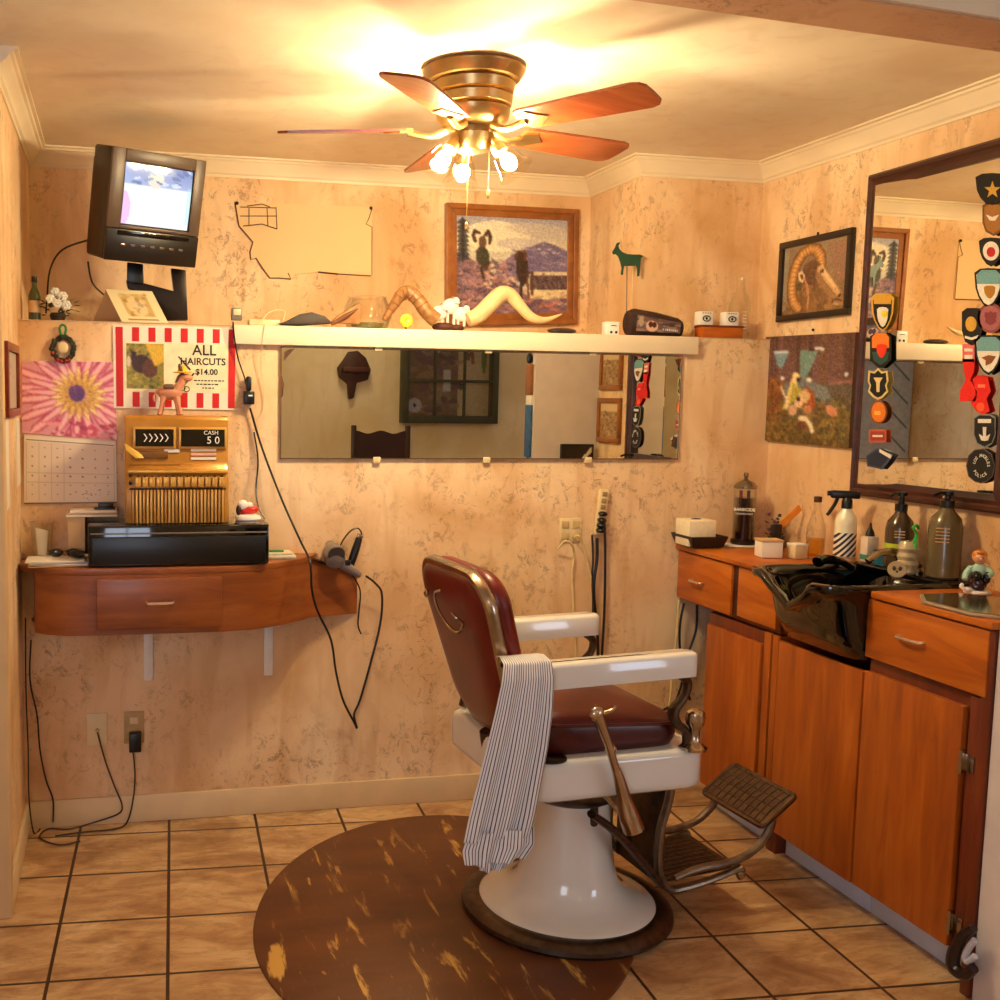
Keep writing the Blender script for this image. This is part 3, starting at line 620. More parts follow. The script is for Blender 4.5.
# framed certificate + papers on the left wall
fr=thing('framed_certificate','narrow red-brown framed certificate on the left wall by the calendar','picture frame',(XL,-.34,1.545))
RW=M('red_brown_wood',(.45,.14,.07),.3,coat=.4,stretch=(1,1,6))
mb=MB()
for a,bb in (((.001,-.185,.085),(.018,.185,.11)),((.001,-.185,-.11),(.018,.185,-.085)),((.001,-.185,-.085),(.018,-.155,.085)),((.001,.155,-.085),(.018,.185,.085))):mb.rbox(a,bb,.003)
mb.build('frame',RW,fr);CV(30,24,(.75,.72,.66),2).specks(50,.1,.1,.9,.9,[(.4,.38,.35),(.6,.58,.5)],.03,.012).obj('certificate',(.008,-.155,.085),(.008,.155,.085),(.008,.155,-.085),(.008,-.155,-.085),fr)
for i,(y0,y1,z0,z1,lb) in enumerate(((-.13,-.03,1.20,1.42,'long white paper pinned on the left wall below the framed certificate'),(-.50,-.40,1.16,1.44,'white note pinned nearest the camera on the left wall'))):
    o=MB().prism([(XL-.001,y0,z0),(XL-.001,y1,z0+.01),(XL-.001,y1,z1),(XL-.001,y0,z1)],(.004,0,0)).build('pinned_note',PAPER,smooth=False);tag(o,lb,'note')
# hair dryer on the slanted end of the desk
hd=thing('hair_dryer','grey hair dryer lying on the sloped right end of the desk','hair dryer',(.745,-.085,.955))
GD=M('dark_grey_plastic',(.30,.27,.26),.32,0,.12,20)
HG=M('dryer_grey',(.50,.46,.44),.3,.15,.1,20)
rm=Matrix.Rotation(R_(75),3,'X')@Matrix.Rotation(R_(10),3,'Z')
mb=MB();mb.lathe([(.012,-.045),(.034,-.04),(.04,-.02),(.038,.015),(.026,.04),(.018,.075),(.0,.075)],(0,0,0),24,Matrix.Rotation(R_(-70),3,'X'));mb.build('dryer_body',HG,hd)
MB().tube([(.01,-.01,-.02),(.05,-.01,-.045),(.095,-.005,-.075)],[.019,.017,.011],n=12).build('grip',HG,hd)
MB().lathe([(.027,0),(.03,.004),(.03,.01)],(0,-.04,.012),20,Matrix.Rotation(R_(115),3,'X')).build('intake_grille',GD,hd)
MB().rbox((.035,-.03,-.035),(.055,-.024,-.015),.003).build('switch',BLACK,hd)
tr=thing('trimmer','black cord trimmer propped upright behind the hair dryer','trimmer',(.815,-.03,.93))
MB().tube([(.0,0,-.03),(.02,0,.03),(.035,.005,.075)],[.014,.015,.012],n=12).build('trimmer_body',BLACK,tr)
MB().rbox((.028,-.006,.075),(.048,.014,.09),.002).build('trimmer_blade',CHROME,tr)
MB().tube([(.045,.0,.085),(.03,.0,.11),(.0,0,.10),(-.03,0,.06),(-.04,0,.02),(-.02,0,-.01)],.003,n=6).build('cord_loop',BLACK,tr)
rk=thing('dryer_shelf','thin dark rack under the hair dryer at the sloped desk end','rack',(.74,-.05,.90))
MB().prism([(-.07,-.03,.035),(.11,.035,-.03),(.11,.042,-.03),(-.07,.042,.035)],(0,0,.006)).build('rack_plate',BLACK,rk,smooth=False)
y=-.02
cable('power_cord','',[at(*p,'y',q) for p,q in [((250,408),-.02),((262,448),-.03),((282,500),-.10),((300,540),-.2),((310,562),-.30),((312,590),-.30),((318,612),-.28),((331,640),-.2),((336,672),-.12),((343,700),-.06),((354,722),-.03),((357,728),-.03),((354,715),-.03),((360,700),-.03),((370,665),-.04),((380,625),-.04),((382,595),-.05),((376,584),-.06),((366,576),-.07)]],.0042,parent=hd)
cable('charger_cord','thin black charger cord dropping to the right end of the cash drawer',[at(*p,'y',q) for p,q in [((254,432),-.02),((258,460),-.03),((256,490),-.06),((259,508),-.10),((265,519),-.12)]],.003)
cable('power_cord','',[at(*p,'y',-.02) for p in [(352,575),(360,590),(359,610),(358,625),(361,634)]],.003,parent=tr)
# plugs hanging at the poster's right edge
o=thing('hanging_adapter','black plug adapter hanging on the wall right of the striped poster','adapter',at(248,398,'y',-.002))
MB().rbox((-.018,-.045,-.022),(.018,-.003,.024),.004).build('adapter_block',BLACK,o);MB().rbox((-.010,-.04,.024),(.008,-.01,.075),.006).build('plug',BLACK,o);MB().rbox((-.004,-.0462,.006),(.010,-.045,.011),.0005).build('status_mark',WHITE,o)
cable('adapter_lead','black cord running from the ledge box down to the hanging adapter',[at(*p,'y',q) for p,q in [((233,322),-.036),((234,335),-.036),((238,358),-.02),((244,376),-.02),((247,388),-.02)]],.0028)
o=thing('ledge_socket_box','small grey-white socket box at the left end of the ledge board','socket box',at(237,321,'y',-.02));MB().rbox((-.018,-.005,.003),(.018,.03,.045),.003).build('box_body',GREYP,o);MB().rbox((-.012,-.0065,.02),(.012,-.004,.04),.001).build('box_face',IVORY,o)
# low outlets under the desk
def outlet(lb,px,py,w_=.07,h_=.115,mt=IVORY,y0=0):
    p=at(px,py,'y',y0);o=thing('wall_outlet',lb,'outlet',p)
    MB().rbox((-w_/2,-.006,-h_/2),(w_/2,-.0005,h_/2),.002).build('cover_plate',mt,o);return o
o=outlet('ivory cable plate low on the wall, left of the black adapter',97,729);MB().lathe([(.006,0),(.006,.006),(.004,.012)],(0,-.012,0),10,Matrix.Rotation(R_(90),3,'X')).build('cable_jack',BRASS,o)
o=outlet('tan outlet low on the wall with a black adapter plugged in',134,727,.07,.115,M('tan_plate',(.72,.6,.4),.5))
for z in(.025,):MB().rbox((-.014,-.008,z-.012),(.014,-.005,z+.012),.003).build('socket',IVORY,o)
o=thing('power_adapter','black power adapter plugged in the low tan outlet','adapter',at(135,740,'y',-.008));MB().rbox((-.021,-.04,-.033),(.021,-.001,.033),.004).build('adapter_case',BLACK,o)
cable('floor_lead','thin dark lead from the low black adapter down to the floor',[at(*p,'y',-.025) for p in [(133,752),(135,775),(133,800),(127,822)]]+[at(115,829,'z',.006),at(85,832,'z',.006),at(55,836,'z',.006)],.003,M('brown_cord',(.2,.13,.1),.5))
cable('antenna_lead','thin brown lead from the ivory plate to the left floor corner',[at(*p,'y',-.02) for p in [(97,731),(105,760),(114,785),(122,805),(118,814),(95,822)]]+[at(70,829,'z',.008),at(48,829,'z',.006),at(40,838,'z',.006),at(60,845,'z',.006),at(80,841,'z',.006)],.003,M('brown_cord2',(.25,.16,.1),.5))
cable('corner_cable','dark cables running down the left corner behind the desk',[at(*p,'y',-.02) for p in [(31,640),(30,680),(37,715),(40,750),(46,780),(53,800),(53,822)]],.003)
cable('corner_cable','second thin cable lying against the left wall by the corner',[(XL+.012,-.03,.75),(XL+.01,-.03,.5),(XL+.015,-.04,.3),(XL+.02,-.10,.15),(XL+.03,-.06,.01),(XL+.05,-.03,.006)],.0025)
# ================================================================ ON THE LEDGE (left recess)
def pos(px,py,y):return at(px,py,'y',y)
def atx(px,y,z):                                        # keep the height, take x from the photo column
    p=at(px,325,'y',y);return Vector((p.x,y,z))
o=thing('olive_bottle','olive green glass bottle with tan label at the left end of the ledge','bottle',atx(35,.10,ZL))
MB().lathe([(.020,0),(.021,.005),(.021,.085),(.017,.10),(.009,.115),(.008,.14),(0,.14)],n=24).build('bottle_glass',M('olive_glass',(.22,.24,.08),.12,coat=.5),o)
MB().lathe([(.0214,.03),(.0214,.07)],n=24,capb=False,capt=False).build('label',PAPERT,o);MB().lathe([(.009,.132),(.010,.134),(.010,.152),(0,.152)],n=16).build('cap',BLACK,o)
o=thing('flower_arrangement','small arrangement of white silk flowers in dark leaves on the ledge','flowers',atx(58,.08,ZL))
LF=M('dark_leaf',(.12,.2,.09),.6,0,.3,40);PET=M('white_petal',(.86,.87,.84),.6,0,.08)
MB().lathe([(.02,0),(.028,.02),(.024,.03)],n=18).build('pot',M('dark_pot',(.15,.1,.07),.5),o)
mb=MB()
for i in range(46):
    a=random.uniform(0,2*PI);r=random.uniform(.015,.055);z=random.uniform(.02,.075);d=Vector((math.cos(a),math.sin(a)*.6,0))
    p=d*r+Vector((0,0,z));q=p+d*.026+Vector((0,0,random.uniform(-.01,.016)));s=Vector((-d.y,d.x,.3)).normalized()*.008
    mb.add([p,(p+q)/2+s,q,(p+q)/2-s],[(0,1,2,3)])
mb.build('leaves',LF,o,smooth=False)
for x,y,z in ((-.022,-.025,.075),(.0,-.03,.06),(.018,-.02,.085),(-.008,0,.10),(.03,-.03,.055)):
    mb=MB()
    for k in range(6):
        a=k*PI/3;mb.ball((x+.009*math.cos(a),y,z+.009*math.sin(a)),(.008,.005,.008),8,5)
    mb.ball((x,y-.004,z),.005,8,5);mb.build('flower',PET,o)
bk=thing('propped_book','cream-covered booklet standing tent-like on the ledge below the television','book',atx(140,.03,ZL));base=bk.location
q=[pos(106,290,.09),pos(152,292,.09),pos(168,321,.005),pos(122,321,.005)]
q[2].z=q[3].z=ZL+.001
MB().prism([p-base for p in q],(0,.004,.003)).build('front_cover',M('cream_cover',(.90,.85,.68),.5),bk,smooth=False)
cv=CV(40,26,(.90,.85,.68),4);cv.rect(.22,.12,.80,.8,(.80,.68,.42));cv.ell(.5,.5,.2,.3,(.88,.8,.62));cv.specks(26,.22,.12,.8,.8,[(.65,.5,.3),(.85,.78,.6),(.7,.62,.5)],.05,.05);cv.line((.2,.9),(.8,.9),.02,(.5,.35,.25))
nn=(q[1]-q[0]).cross(q[3]-q[0]).normalized();nn=nn if nn.y<0 else -nn
cv.obj('cover_print',*[p-base+nn*.0008 for p in q],bk)
r=[pos(106,290,.094),pos(152,292,.094),pos(150,318,.16),pos(92,318,.16)];r[2].z=r[3].z=ZL+.001
MB().prism([p-base for p in r],(0,.004,.002)).build('back_cover',PAPERT,bk,smooth=False)
# ledge, middle
o=MB().rbox((-.055,-.02,0),(.055,.03,.022),.004).build('note_pad',IVORY);o.location=atx(264,.03,ZL+.001);tag(o,'cream card box lying on the ledge beside the socket box','box')
cable('thin_lead','thin pale lead arching over the cream card box on the ledge',[pos(262,323,-.034),pos(267,314,.0),pos(277,310,.03),pos(285,312,.03),pos(283,321,-.02)],.002,IVORY)
cable('wall_wire','thin pale wire hanging down the wall between poster and mirror',[at(265,324,'y',-.034),at(262,345,'y',-.034),at(261,370,'y',-.02),at(264,395,'y',-.01),at(262,412,'y',-.006),at(255,420,'y',-.006)],.0015,IVORY)
FEA=M('dark_feather',(.16,.10,.07),.6,0,.4,60);TAN=M('tan_leaf',(.62,.42,.22),.6,0,.25,40)
o=thing('dark_feather','dark brown wing feather lying flat on the ledge','feather',atx(305,.02,ZL));base=o.location
q=[(278,324),(287,321),(300,314),(312,312),(325,316),(333,323),(300,325)]
MB().prism([at(x,y,'y',.0)-base+Vector((0,0,.0)) for x,y in q],(0,.06,0)).build('vane',FEA,o,bevel=.003)
o=thing('dried_husk','tan pointed dried husk leaning on the ledge before the glass jar','husk',atx(345,.01,ZL));base=o.location
MB().prism([at(x,y,'y',.02)-base for x,y in [(331,323),(337,316),(350,308),(361,302),(360,324)]],(0,.02,0)).build('husk_shell',TAN,o,bevel=.004)
MB().tube([Vector((-.05,-.002,.012)),Vector((0,-.002,.04)),Vector((.045,-.002,.07))],[.006,.009,.002],n=8).build('husk_rib',M('brown_rib',(.42,.24,.12),.6),o)
o=thing('glass_jar','wide clear glass vase standing on the ledge behind the husk','vase',atx(367,.16,ZL))
MB().lathe([(.060,0),(.075,.01),(.092,.05),(.084,.09),(.070,.122),(.073,.126),(.070,.126),(.067,.122),(.081,.09),(.089,.05),(.07,.012),(0,.01)],n=36,capt=False).build('vase_glass',GLASS,o)
MB().lathe([(.056,.011),(.06,.03),(.0,.034)],n=20).build('pebbles',M('green_grey_stones',(.5,.5,.33),.7,0,.5,120,bump=.8),o)
HORN=M('horn_tan',(.78,.60,.34),.4,0,.25,45,bump=.5,stretch=(1,1,1));HORNL=M('pale_horn',(.88,.76,.56),.35,0,.15,20,bump=.25);HORNB=M('brown_horn',(.52,.34,.17),.45,0,.3,60,bump=.7)
def horn(name,lb,pts,rad,mat,tipmat=None,ribs=0):
    b0=Vector((pts[0].x,pts[0].y,ZL));o=thing(name,lb,'horn',b0)
    k=len(pts);mb=MB();mb.tube([p-b0 for p in pts],rad,n=14,smooth=6);ob=mb.build('horn_body',mat,o,ang=80)
    if ribs:
        for i in range(ribs):
            t=(i+.5)/ribs*(k-1)*.8;j=int(t);f=t-j;p=pts[j].lerp(pts[j+1],f)-b0;d=(pts[j+1]-pts[j]).normalized();rr=rad[j]*(1-f)+rad[j+1]*f
            e=d.cross(Vector((0,1,0))).normalized();e2=d.cross(e)
            MB().tube([p+(e*math.cos(a)+e2*math.sin(a))*rr*1.0 for a in np.linspace(0,2*PI,17)[:-1]],.0022,n=5,smooth=1,closed=True).build('growth_ring',HORNB,o)
    return o
horn('ram_horn','brown ribbed ram horn arched on the ledge beside the yellow flower',[pos(384,320,.05),pos(392,308,.05),pos(401,295,.04),pos(409,292,.03),pos(418,300,.02),pos(426,311,.01),pos(436,320,.01)],[.008,.016,.022,.024,.024,.026,.028],M('ram_horn_tan',(.60,.42,.24),.45,0,.35,50,bump=.6),ribs=9)
horn('long_horn','large pale curved cow horn arching in front of the framed painting',[pos(468,320,.03),pos(480,314,.03),pos(492,302,.03),pos(502,294,.03),pos(511,296,.03),pos(520,306,.02),pos(531,317,.01),pos(545,320,.0),pos(562,314,-.005)],[.026,.030,.030,.030,.026,.021,.018,.011,.002],HORNL)
o=thing('yellow_flower','bright yellow artificial flower on the ledge under the ram horn','flower',atx(406,.0,ZL))
mb=MB()
for k in range(9):
    a=k*2*PI/9;mb.ball((.014*math.cos(a),-.004,.032+.014*math.sin(a)),(.011,.006,.011),8,5)
mb.build('petals',M('yellow_petal',(.95,.84,.15),.5),o);MB().tube([(0,0,.001),(0,.0,.02),(0,-.002,.03)],.003,n=6).build('stem',LF,o);MB().ball((.004,-.01,.03),.006,8,5).build('centre',M('pale_yellow',(.98,.95,.6),.5),o)
o=thing('ceramic_rams','white ceramic mountain goats group on a brown rock base on the ledge','figurine',atx(449,.06,ZL))
MB().ball((-.02,0,.017),(.045,.03,.017)).ball((.028,0,.014),(.03,.028,.014)).build('rock_base',M('red_brown_rock',(.30,.14,.10),.7,0,.4,50,bump=.8),o)
for x,z,sc_ in ((-.040,.066,1.35),(.004,.092,1.45),(.044,.064,1.35)):
    mb=MB();mb.ball((x,-.005,z),(.022*sc_,.016,.020*sc_));mb.ball((x+.016,-.016,z+.020),(.013,.012,.013));mb.ball((x+.022,-.024,z+.012),(.006,.008,.005))
    for lx in(-.012,.012):mb.tube([(x+lx,-.006,z-.008),(x+lx,-.006,.02)],.005,n=6,smooth=1)
    g=mb.build('goat',PORC,o)
    MB().tube([(x+.014,-.014,z+.024),(x+.006,-.012,z+.034),(x,-.01,z+.028)],[.003,.0025,.001],n=5).build('horns',M('horn_grey',(.55,.5,.42),.5),g)
o=thing('dark_horn_base','dark brown polished horn slab at the right end under the painting','slab',atx(562,.03,ZL))
MB().ball((0,0,.012),(.058,.030,.012)).build('slab_body',M('dark_slab',(.20,.12,.08),.3,coat=.3),o)
# Montana-shaped card with drawn map
m0=thing('state_map','tan paper cut-out of a state outline pinned on the wall above the ledge','map',at(305,240,'y',YU-.002));base=m0.location
ol=[(235,202),(372,207),(373,275),(330,273),(318,272),(294,274),(291,279),(279,278),(270,278),(263,269),(256,258),(251,260),(250,252),(253,242),(247,235),(239,226),(237,214)]
MB().prism([at(x,y,'y',YU-.004)-base for x,y in ol],(0,.004,0)).build('map_sheet',M('map_tan',(.88,.74,.54),.6,0,.03,5),m0,smooth=False)
PEN=M('brown_pen',(.33,.2,.12),.7)
def pen(pts,r=.0016):MB().tube([at(x,y,'y',YU-.006)-base for x,y in pts],r,n=4,smooth=1).build('pen_line',PEN,m0)
pen([(235,202),(237,214),(239,226),(247,235),(253,242),(250,252),(251,260),(256,258),(263,269),(270,278),(279,278),(291,279),(288,273)],.0022)
pen([(240,207),(276,208)]);pen([(240,216),(277,216)]);pen([(243,226),(262,224),(277,229)],.002);pen([(249,208),(249,225)]);pen([(267,208),(268,226)]);pen([(276,207),(277,229)]);pen([(318,272),(338,274)],.003);pen([(338,274),(371,276)]);pen([(247,206),(262,204),(270,207)],.0018)
pen([(372,209),(369,218),(366,224),(372,227),(372,240),(372,275)])
for x,y in((237,203),(371,208)):MB().ball(at(x,y,'y',YU-.008)-base,.007,10,6).build('push_pin',BLACK,m0)
# framed painting of rams
pa=thing('framed_painting','oak-framed painting of two bighorn rams before purple mountains','painting',at(512,264,'y',YU-.02));base=pa.location
Y=YU-.028;TLp,TRp,BRp,BLp=[at(x,y,'y',Y)-base for x,y in ((446,202.5),(579,209.5),(577,324),(446,326))]
def inner(f,g):                                          # inset point
    u0=f/.588;v0=g/.46;return None
u=(TRp-TLp).normalized();vv=Vector((0,0,-1))
fw=.048
iTL=TLp+u*fw+vv*fw;iTR=TRp-u*fw+vv*fw;iBR=BRp-u*fw-vv*fw;iBL=BLp+u*fw-vv*fw
for a,b_,c_,d in ((TLp,TRp,iTR,iTL),(TRp,BRp,iBR,iTR),(BRp,BLp,iBL,iBR),(BLp,TLp,iTL,iBL)):
    mb=MB();mb.prism([a,b_,c_,d],(0,.024,0));s1_=[p.lerp(q_,.45) for p,q_ in ((a,d),(b_,c_))]
    mb.prism([a,b_,s1_[1],s1_[0]],(0,-.008,0));mb.build('frame_rail',OAKF,pa,smooth=False,bevel=.003)
cv=CV(120,104,(.80,.78,.72),11)
cv.vgrad(0,(.62,.62,.70),.35,(.88,.84,.72));cv.ell(.36,.20,.30,.16,(.93,.9,.80),0,.8);cv.ell(.75,.12,.3,.07,(.78,.75,.72),.1,.7);cv.ell(.55,.27,.2,.06,(.75,.72,.74),0,.6)
cv.poly([(.35,.50),(.45,.44),(.55,.36),(.66,.30),(.78,.24),(.88,.27),(1,.33),(1,.58),(.35,.6)],(.44,.40,.56))
cv.poly([(.3,.52),(.42,.46),(.5,.38),(.58,.33),(.62,.40),(.52,.5)],(.52,.45,.60))
cv.specks(50,.55,.3,1,.52,[(.40,.36,.52),(.56,.5,.64),(.62,.58,.70)],.06,.012,.7,.5);cv.specks(8,.68,.26,.92,.36,[(.8,.78,.82)],.03,.008)
cv.rect(.62,.555,1,.60,(.86,.80,.66));cv.rect(.66,.60,1,.76,(.34,.27,.30));cv.specks(50,.66,.60,1,.75,[(.24,.18,.22),(.45,.36,.38)],.012,.04);cv.rect(.66,.75,1,.88,(.84,.78,.62));cv.specks(30,.66,.75,1,.88,[(.9,.85,.7),(.7,.6,.5)],.05,.012)
cv.poly([(0,.36),(.1,.40),(.2,.50),(.35,.58),(.5,.66),(.62,.80),(.7,.88),(1,.92),(1,1),(0,1)],(.46,.36,.42))
cv.specks(260,0,.45,.6,1,[(.34,.25,.36),(.58,.42,.44),(.74,.55,.52),(.30,.24,.30),(.62,.50,.58)],.045,.014,.8,.9);cv.specks(60,.5,.85,1,1,[(.36,.28,.38),(.72,.45,.42),(.5,.4,.5)],.05,.02)
cv.specks(40,.25,.55,.5,.75,[(.8,.68,.6),(.85,.75,.68)],.03,.007,.8,.9)
for k in range(9):cv.poly([(.055,.02+k*.04),(.0+.0*k,.085+k*.045),(.12,.085+k*.045)],(.20,.20,.22),.85)
cv.line((.055,.03),(.055,.45),.008,(.15,.12,.12))
# left ram
cv.poly([(.17,.36),(.22,.28),(.28,.36),(.30,.48),(.26,.56),(.18,.46)],(.27,.22,.18));cv.poly([(.20,.30),(.20,.22),(.245,.19),(.265,.24),(.26,.33)],(.38,.28,.20));cv.ell(.24,.40,.05,.08,(.22,.22,.16))
cv.path([(.20,.17),(.165,.15),(.15,.20),(.165,.25)],.016,(.25,.17,.12));cv.path([(.26,.19),(.28,.15),(.30,.20),(.295,.27)],.016,(.25,.17,.12));cv.line((.22,.52),(.24,.62),.012,(.2,.15,.12))
# right ram
cv.poly([(.53,.40),(.56,.34),(.60,.36),(.64,.46),(.65,.62),(.60,.72),(.56,.66),(.53,.55)],(.23,.16,.14));cv.path([(.56,.35),(.535,.38),(.53,.43)],.014,(.35,.22,.16));cv.path([(.60,.34),(.62,.38),(.61,.43)],.014,(.40,.25,.18))
cv.line((.58,.68),(.575,.86),.012,(.18,.12,.11));cv.line((.63,.62),(.65,.84),.010,(.42,.26,.2));cv.path([(.60,.60),(.68,.56),(.68,.80)],.010,(.34,.24,.2))
cv.blur(1).grain(.05);ins=Vector((0,.004,0));cv.obj('painted_canvas',iTL+ins,iTR+ins,iBR+ins,iBL+ins,pa)
# ledge, right end
o=thing('face_block','small white block with two black dots on the ledge before the goat vane','block',atx(610,.02,ZL));MB().rbox((-.024,-.02,0),(.030,.02,.050),.004).build('block_body',WHITE,o)
for x in(-.004,.016):MB().ball((x,-.0205,.011),(.0055,.002,.005),8,5).build('black_dot',BLACK,o)
MB().tube([(-.006,-.0215,.034),(.004,-.0215,.036),(.016,-.0215,.034)],.0012,n=4).build('drawn_line',BLACK,o)
gv=thing('goat_vane','green metal goat silhouette standing on a thin rod above the log','ornament',atx(627,.09,ZL));base=gv.location
g=[(612.5,252),(615,248),(617,243),(620.5,242),(618.5,246),(619.5,249),(622.5,252),(627,254),(634,254.5),(640,254.5),(643.5,256),(641,258),(640.5,264),(640,270),(639.5,276),(637.5,276.5),(637.5,268),(636,265.5),(629,266),(624.5,266),(623.5,270),(623,275),(621,274.5),(622,268),(620.5,262),(618.5,256.5),(616,254),(613.5,254.5)]
MB().prism([at(x,y,'y',.09)-base for x,y in g],(0,.004,0)).build('goat_silhouette',DGREEN,gv,smooth=False)
MB().tube([at(627,266,'y',.092)-base,Vector((0,.002,.004))],.0022,n=6,smooth=1).build('rod',STEELD,gv);MB().tube([at(633,266,'y',.092)-base,Vector((.02,.002,.004))],.0012,n=6,smooth=1).build('thin_rod',IVORY,gv)
MB().rbox((-.02,-.015,0),(.035,.015,.005),.002).build('foot',STEELD,gv)
BARK=M('dark_bark',(.20,.11,.09),.7,0,.5,50,bump=.9)
lg=thing('painted_log','short bark log with a small painted scene on its face, on the ledge','log',atx(655,.035,ZL))
L=[]
for x,r,zc in ((-.118,.030,.050),(-.112,.046,.050),(-.09,.052,.052),(0,.046,.046),(.09,.036,.037),(.104,.030,.034)):
    L.append([(x,r*math.cos(a)*.92,zc+r*math.sin(a)) for a in np.linspace(0,2*PI,25)[:-1]])
MB().loops(L,cap0=True,cap1=True).build('log_bark',BARK,lg)
cv=CV(60,24,(.42,.32,.30),2);cv.specks(50,0,0,1,1,[(.35,.3,.4),(.6,.5,.46),(.25,.18,.18)],.1,.1);cv.ell(.35,.6,.14,.36,(.85,.7,.6));cv.ell(.32,.5,.05,.2,(.3,.08,.1));cv.ell(.40,.5,.05,.2,(.3,.08,.1));cv.ell(.1,.4,.06,.3,(.7,.6,.5))
for k in range(8):cv.rect(.60+k*.045,.68,.625+k*.045,.84,(.9,.85,.75))
cv.obj('painted_scene',(-.10,-.052,.078),(.085,-.040,.052),(.085,-.036,.012),(-.10,-.046,.018),lg)
MB().lathe([(.026,0),(.030,.004),(.030,.03),(.026,.034)],(.104,0,.032),18,Matrix.Rotation(R_(90),3,'Y')).build('wrapped_end',M('tan_twine',(.82,.68,.45),.8,0,.2,120,bump=.5),lg)
bx=thing('wooden_box','low orange-brown wooden box on the ledge carrying two white blocks','box',atx(719,.03,ZL));MB().rbox((-.085,-.03,0),(.085,.03,.046),.003).build('box_body',CHERRYH,bx);MB().rbox((-.087,-.032,.040),(.087,.032,.048),.002).build('lid',CHERRYD,bx)
for px,lb in ((703.5,'white block with an oval mark on the wooden box, nearer the log'),(729,'white block with an oval mark on the wooden box, nearer the bottle')):
    o=thing('eye_block',lb,'block',atx(px,.03,ZL+.048),group='white blocks on the wooden box');MB().rbox((-.029,-.02,0),(.029,.02,.052),.004).build('block_body',WHITE,o)
    MB().tube([(.015*math.cos(a),-.0212,.025+.010*math.sin(a)) for a in np.linspace(0,2*PI,17)[:-1]],.0022,n=5,smooth=1,closed=True).build('oval_mark',BLACK,o);MB().ball((0,-.0205,.025),(.005,.002,.006),8,5).build('pupil',BLACK,o)
    mb=MB()
    for k in range(4):mb.box((-.018+k*.010,-.0212,.044),(-.012+k*.010,-.0195,.047))
    mb.build('small_print',M('grey_ink',(.4,.38,.36),.6),o,smooth=False)
o=thing('tall_clear_bottle','tall clear glass bottle with white lettering in the ledge corner','bottle',(2.36,.045,ZL))
MB().lathe([(.036,0),(.040,.006),(.040,.13),(.030,.16),(.016,.185),(.015,.225),(.018,.228),(.018,.24),(0,.24)],n=28).build('bottle_glass',GLASS,o)
t_=text('lettering','WHISKEY' if 0 else 'I I I I I I',WHITE,o,(-.004,-.0415,.07),.024,(0,0,-1),(1,0,0))
# ================================================================ LONG WALL MIRROR
q=[at(280,346,'y',-.012),at(680,356,'y',-.012),at(680,459.5,'y',-.012),at(280.5,459,'y',-.012)]
x0=(q[0].x+q[3].x)/2;x1=(q[1].x+q[2].x)/2;z1=(q[0].z+q[1].z)/2;z0=(q[2].z+q[3].z)/2
mr=thing('wall_mirror','long frameless mirror with clips on the wall under the ledge board','mirror',((x0+x1)/2,0,z0));hw=(x1-x0)/2;hh=z1-z0
MB().box((-hw,-.012,0),(hw,-.006,hh)).build('mirror_glass',MIRROR,mr,smooth=False)
MB().box((-hw+.003,-.006,.003),(hw-.003,-.001,hh-.003)).build('backing',M('mirror_backing',(.3,.26,.22),.8),mr,smooth=False)
WORN=M('tarnished_edge',(.35,.22,.13),.5,.2,.4,60)
for a,bb in (((-hw,-.0126,0),(hw,-.0119,.004)),((-hw,-.0126,hh-.004),(hw,-.0119,hh)),((-hw,-.0126,0),(-hw+.004,-.0119,hh)),((hw-.004,-.0126,0),(hw,-.0119,hh))):MB().box(a,bb).build('bevelled_edge',M('edge_glass',(.62,.52,.38),.15,.8),mr,smooth=False)
for c in ([(-hw+.004,hh-.10),(-hw+.012,hh-.13),(-hw+.010,hh-.17),(-hw+.004,hh-.18)],[(hw-.03,hh-.015),(hw-.004,hh-.01),(hw-.008,hh-.05),(hw-.02,hh-.035)],[(hw-.03,.05),(hw-.022,.09),(hw-.012,.085),(hw-.014,.045)],[(-.9+.9-hw+.012,hh-.02),(-hw+.03,hh-.008),(-hw+.05,hh-.006),(-hw+.012,hh-.05)]):
    MB().prism([(x,-.0122,z) for x,z in c],(0,-.0004,0)).build('tarnish_spot',WORN,mr,smooth=False)
for px,top in ((377,1),(486,1),(590,1),(377,0),(487,0),(589,0)):
    x=at(px,400,'y',0).x-(x0+x1)/2;zz=hh if top else 0;s=1 if top else -1
    MB().rbox((x-.014,-.017,min(zz-s*.008,zz+s*.014)),(x+.014,-.001,max(zz-s*.008,zz+s*.014)),.003).build('clip',IVORY,mr)
# ================================================================ OUTLETS RIGHT OF THE CHAIR
o=outlet('ivory double outlet with two cream cords at the middle of the wall',570,530,.088,.09)
for x in(-.022,.022):
    for z in(-.022,.022):MB().rbox((x-.015,-.009,z-.014),(x+.015,-.005,z+.014),.004).build('socket',M('ivory_socket',(.80,.70,.5),.4),o)
CC=M('cream_cord',(.90,.82,.60),.5)
OUTL=o;cable('power_cord','',[at(558,549,'y',-.02),at(561,545,'y',-.03),at(566,541,'y',-.05),at(572,545,'y',-.04),at(574,555,'y',-.02),at(572,575,'y',-.015),at(573,600,'y',-.015),at(575,640,'y',-.015),at(580,690,'y',-.015)],.0045,CC,parent=OUTL)
cable('power_cord','',[at(575,537,'y',-.02),at(579,536,'y',-.04),at(583,545,'y',-.03),at(588,565,'y',-.02),at(592,585,'y',-.015),at(594,620,'y',-.015),at(598,690,'y',-.015)],.0045,CC,parent=OUTL)
ps=thing('power_strip','ivory power strip mounted upright with black plugs at its lower end','power strip',at(599,515,'y',0));ps.rotation_euler=(0,R_(6),0)
MB().rbox((-.018,-.026,-.075),(.018,-.001,.10),.006).build('strip_body',IVORY,ps)
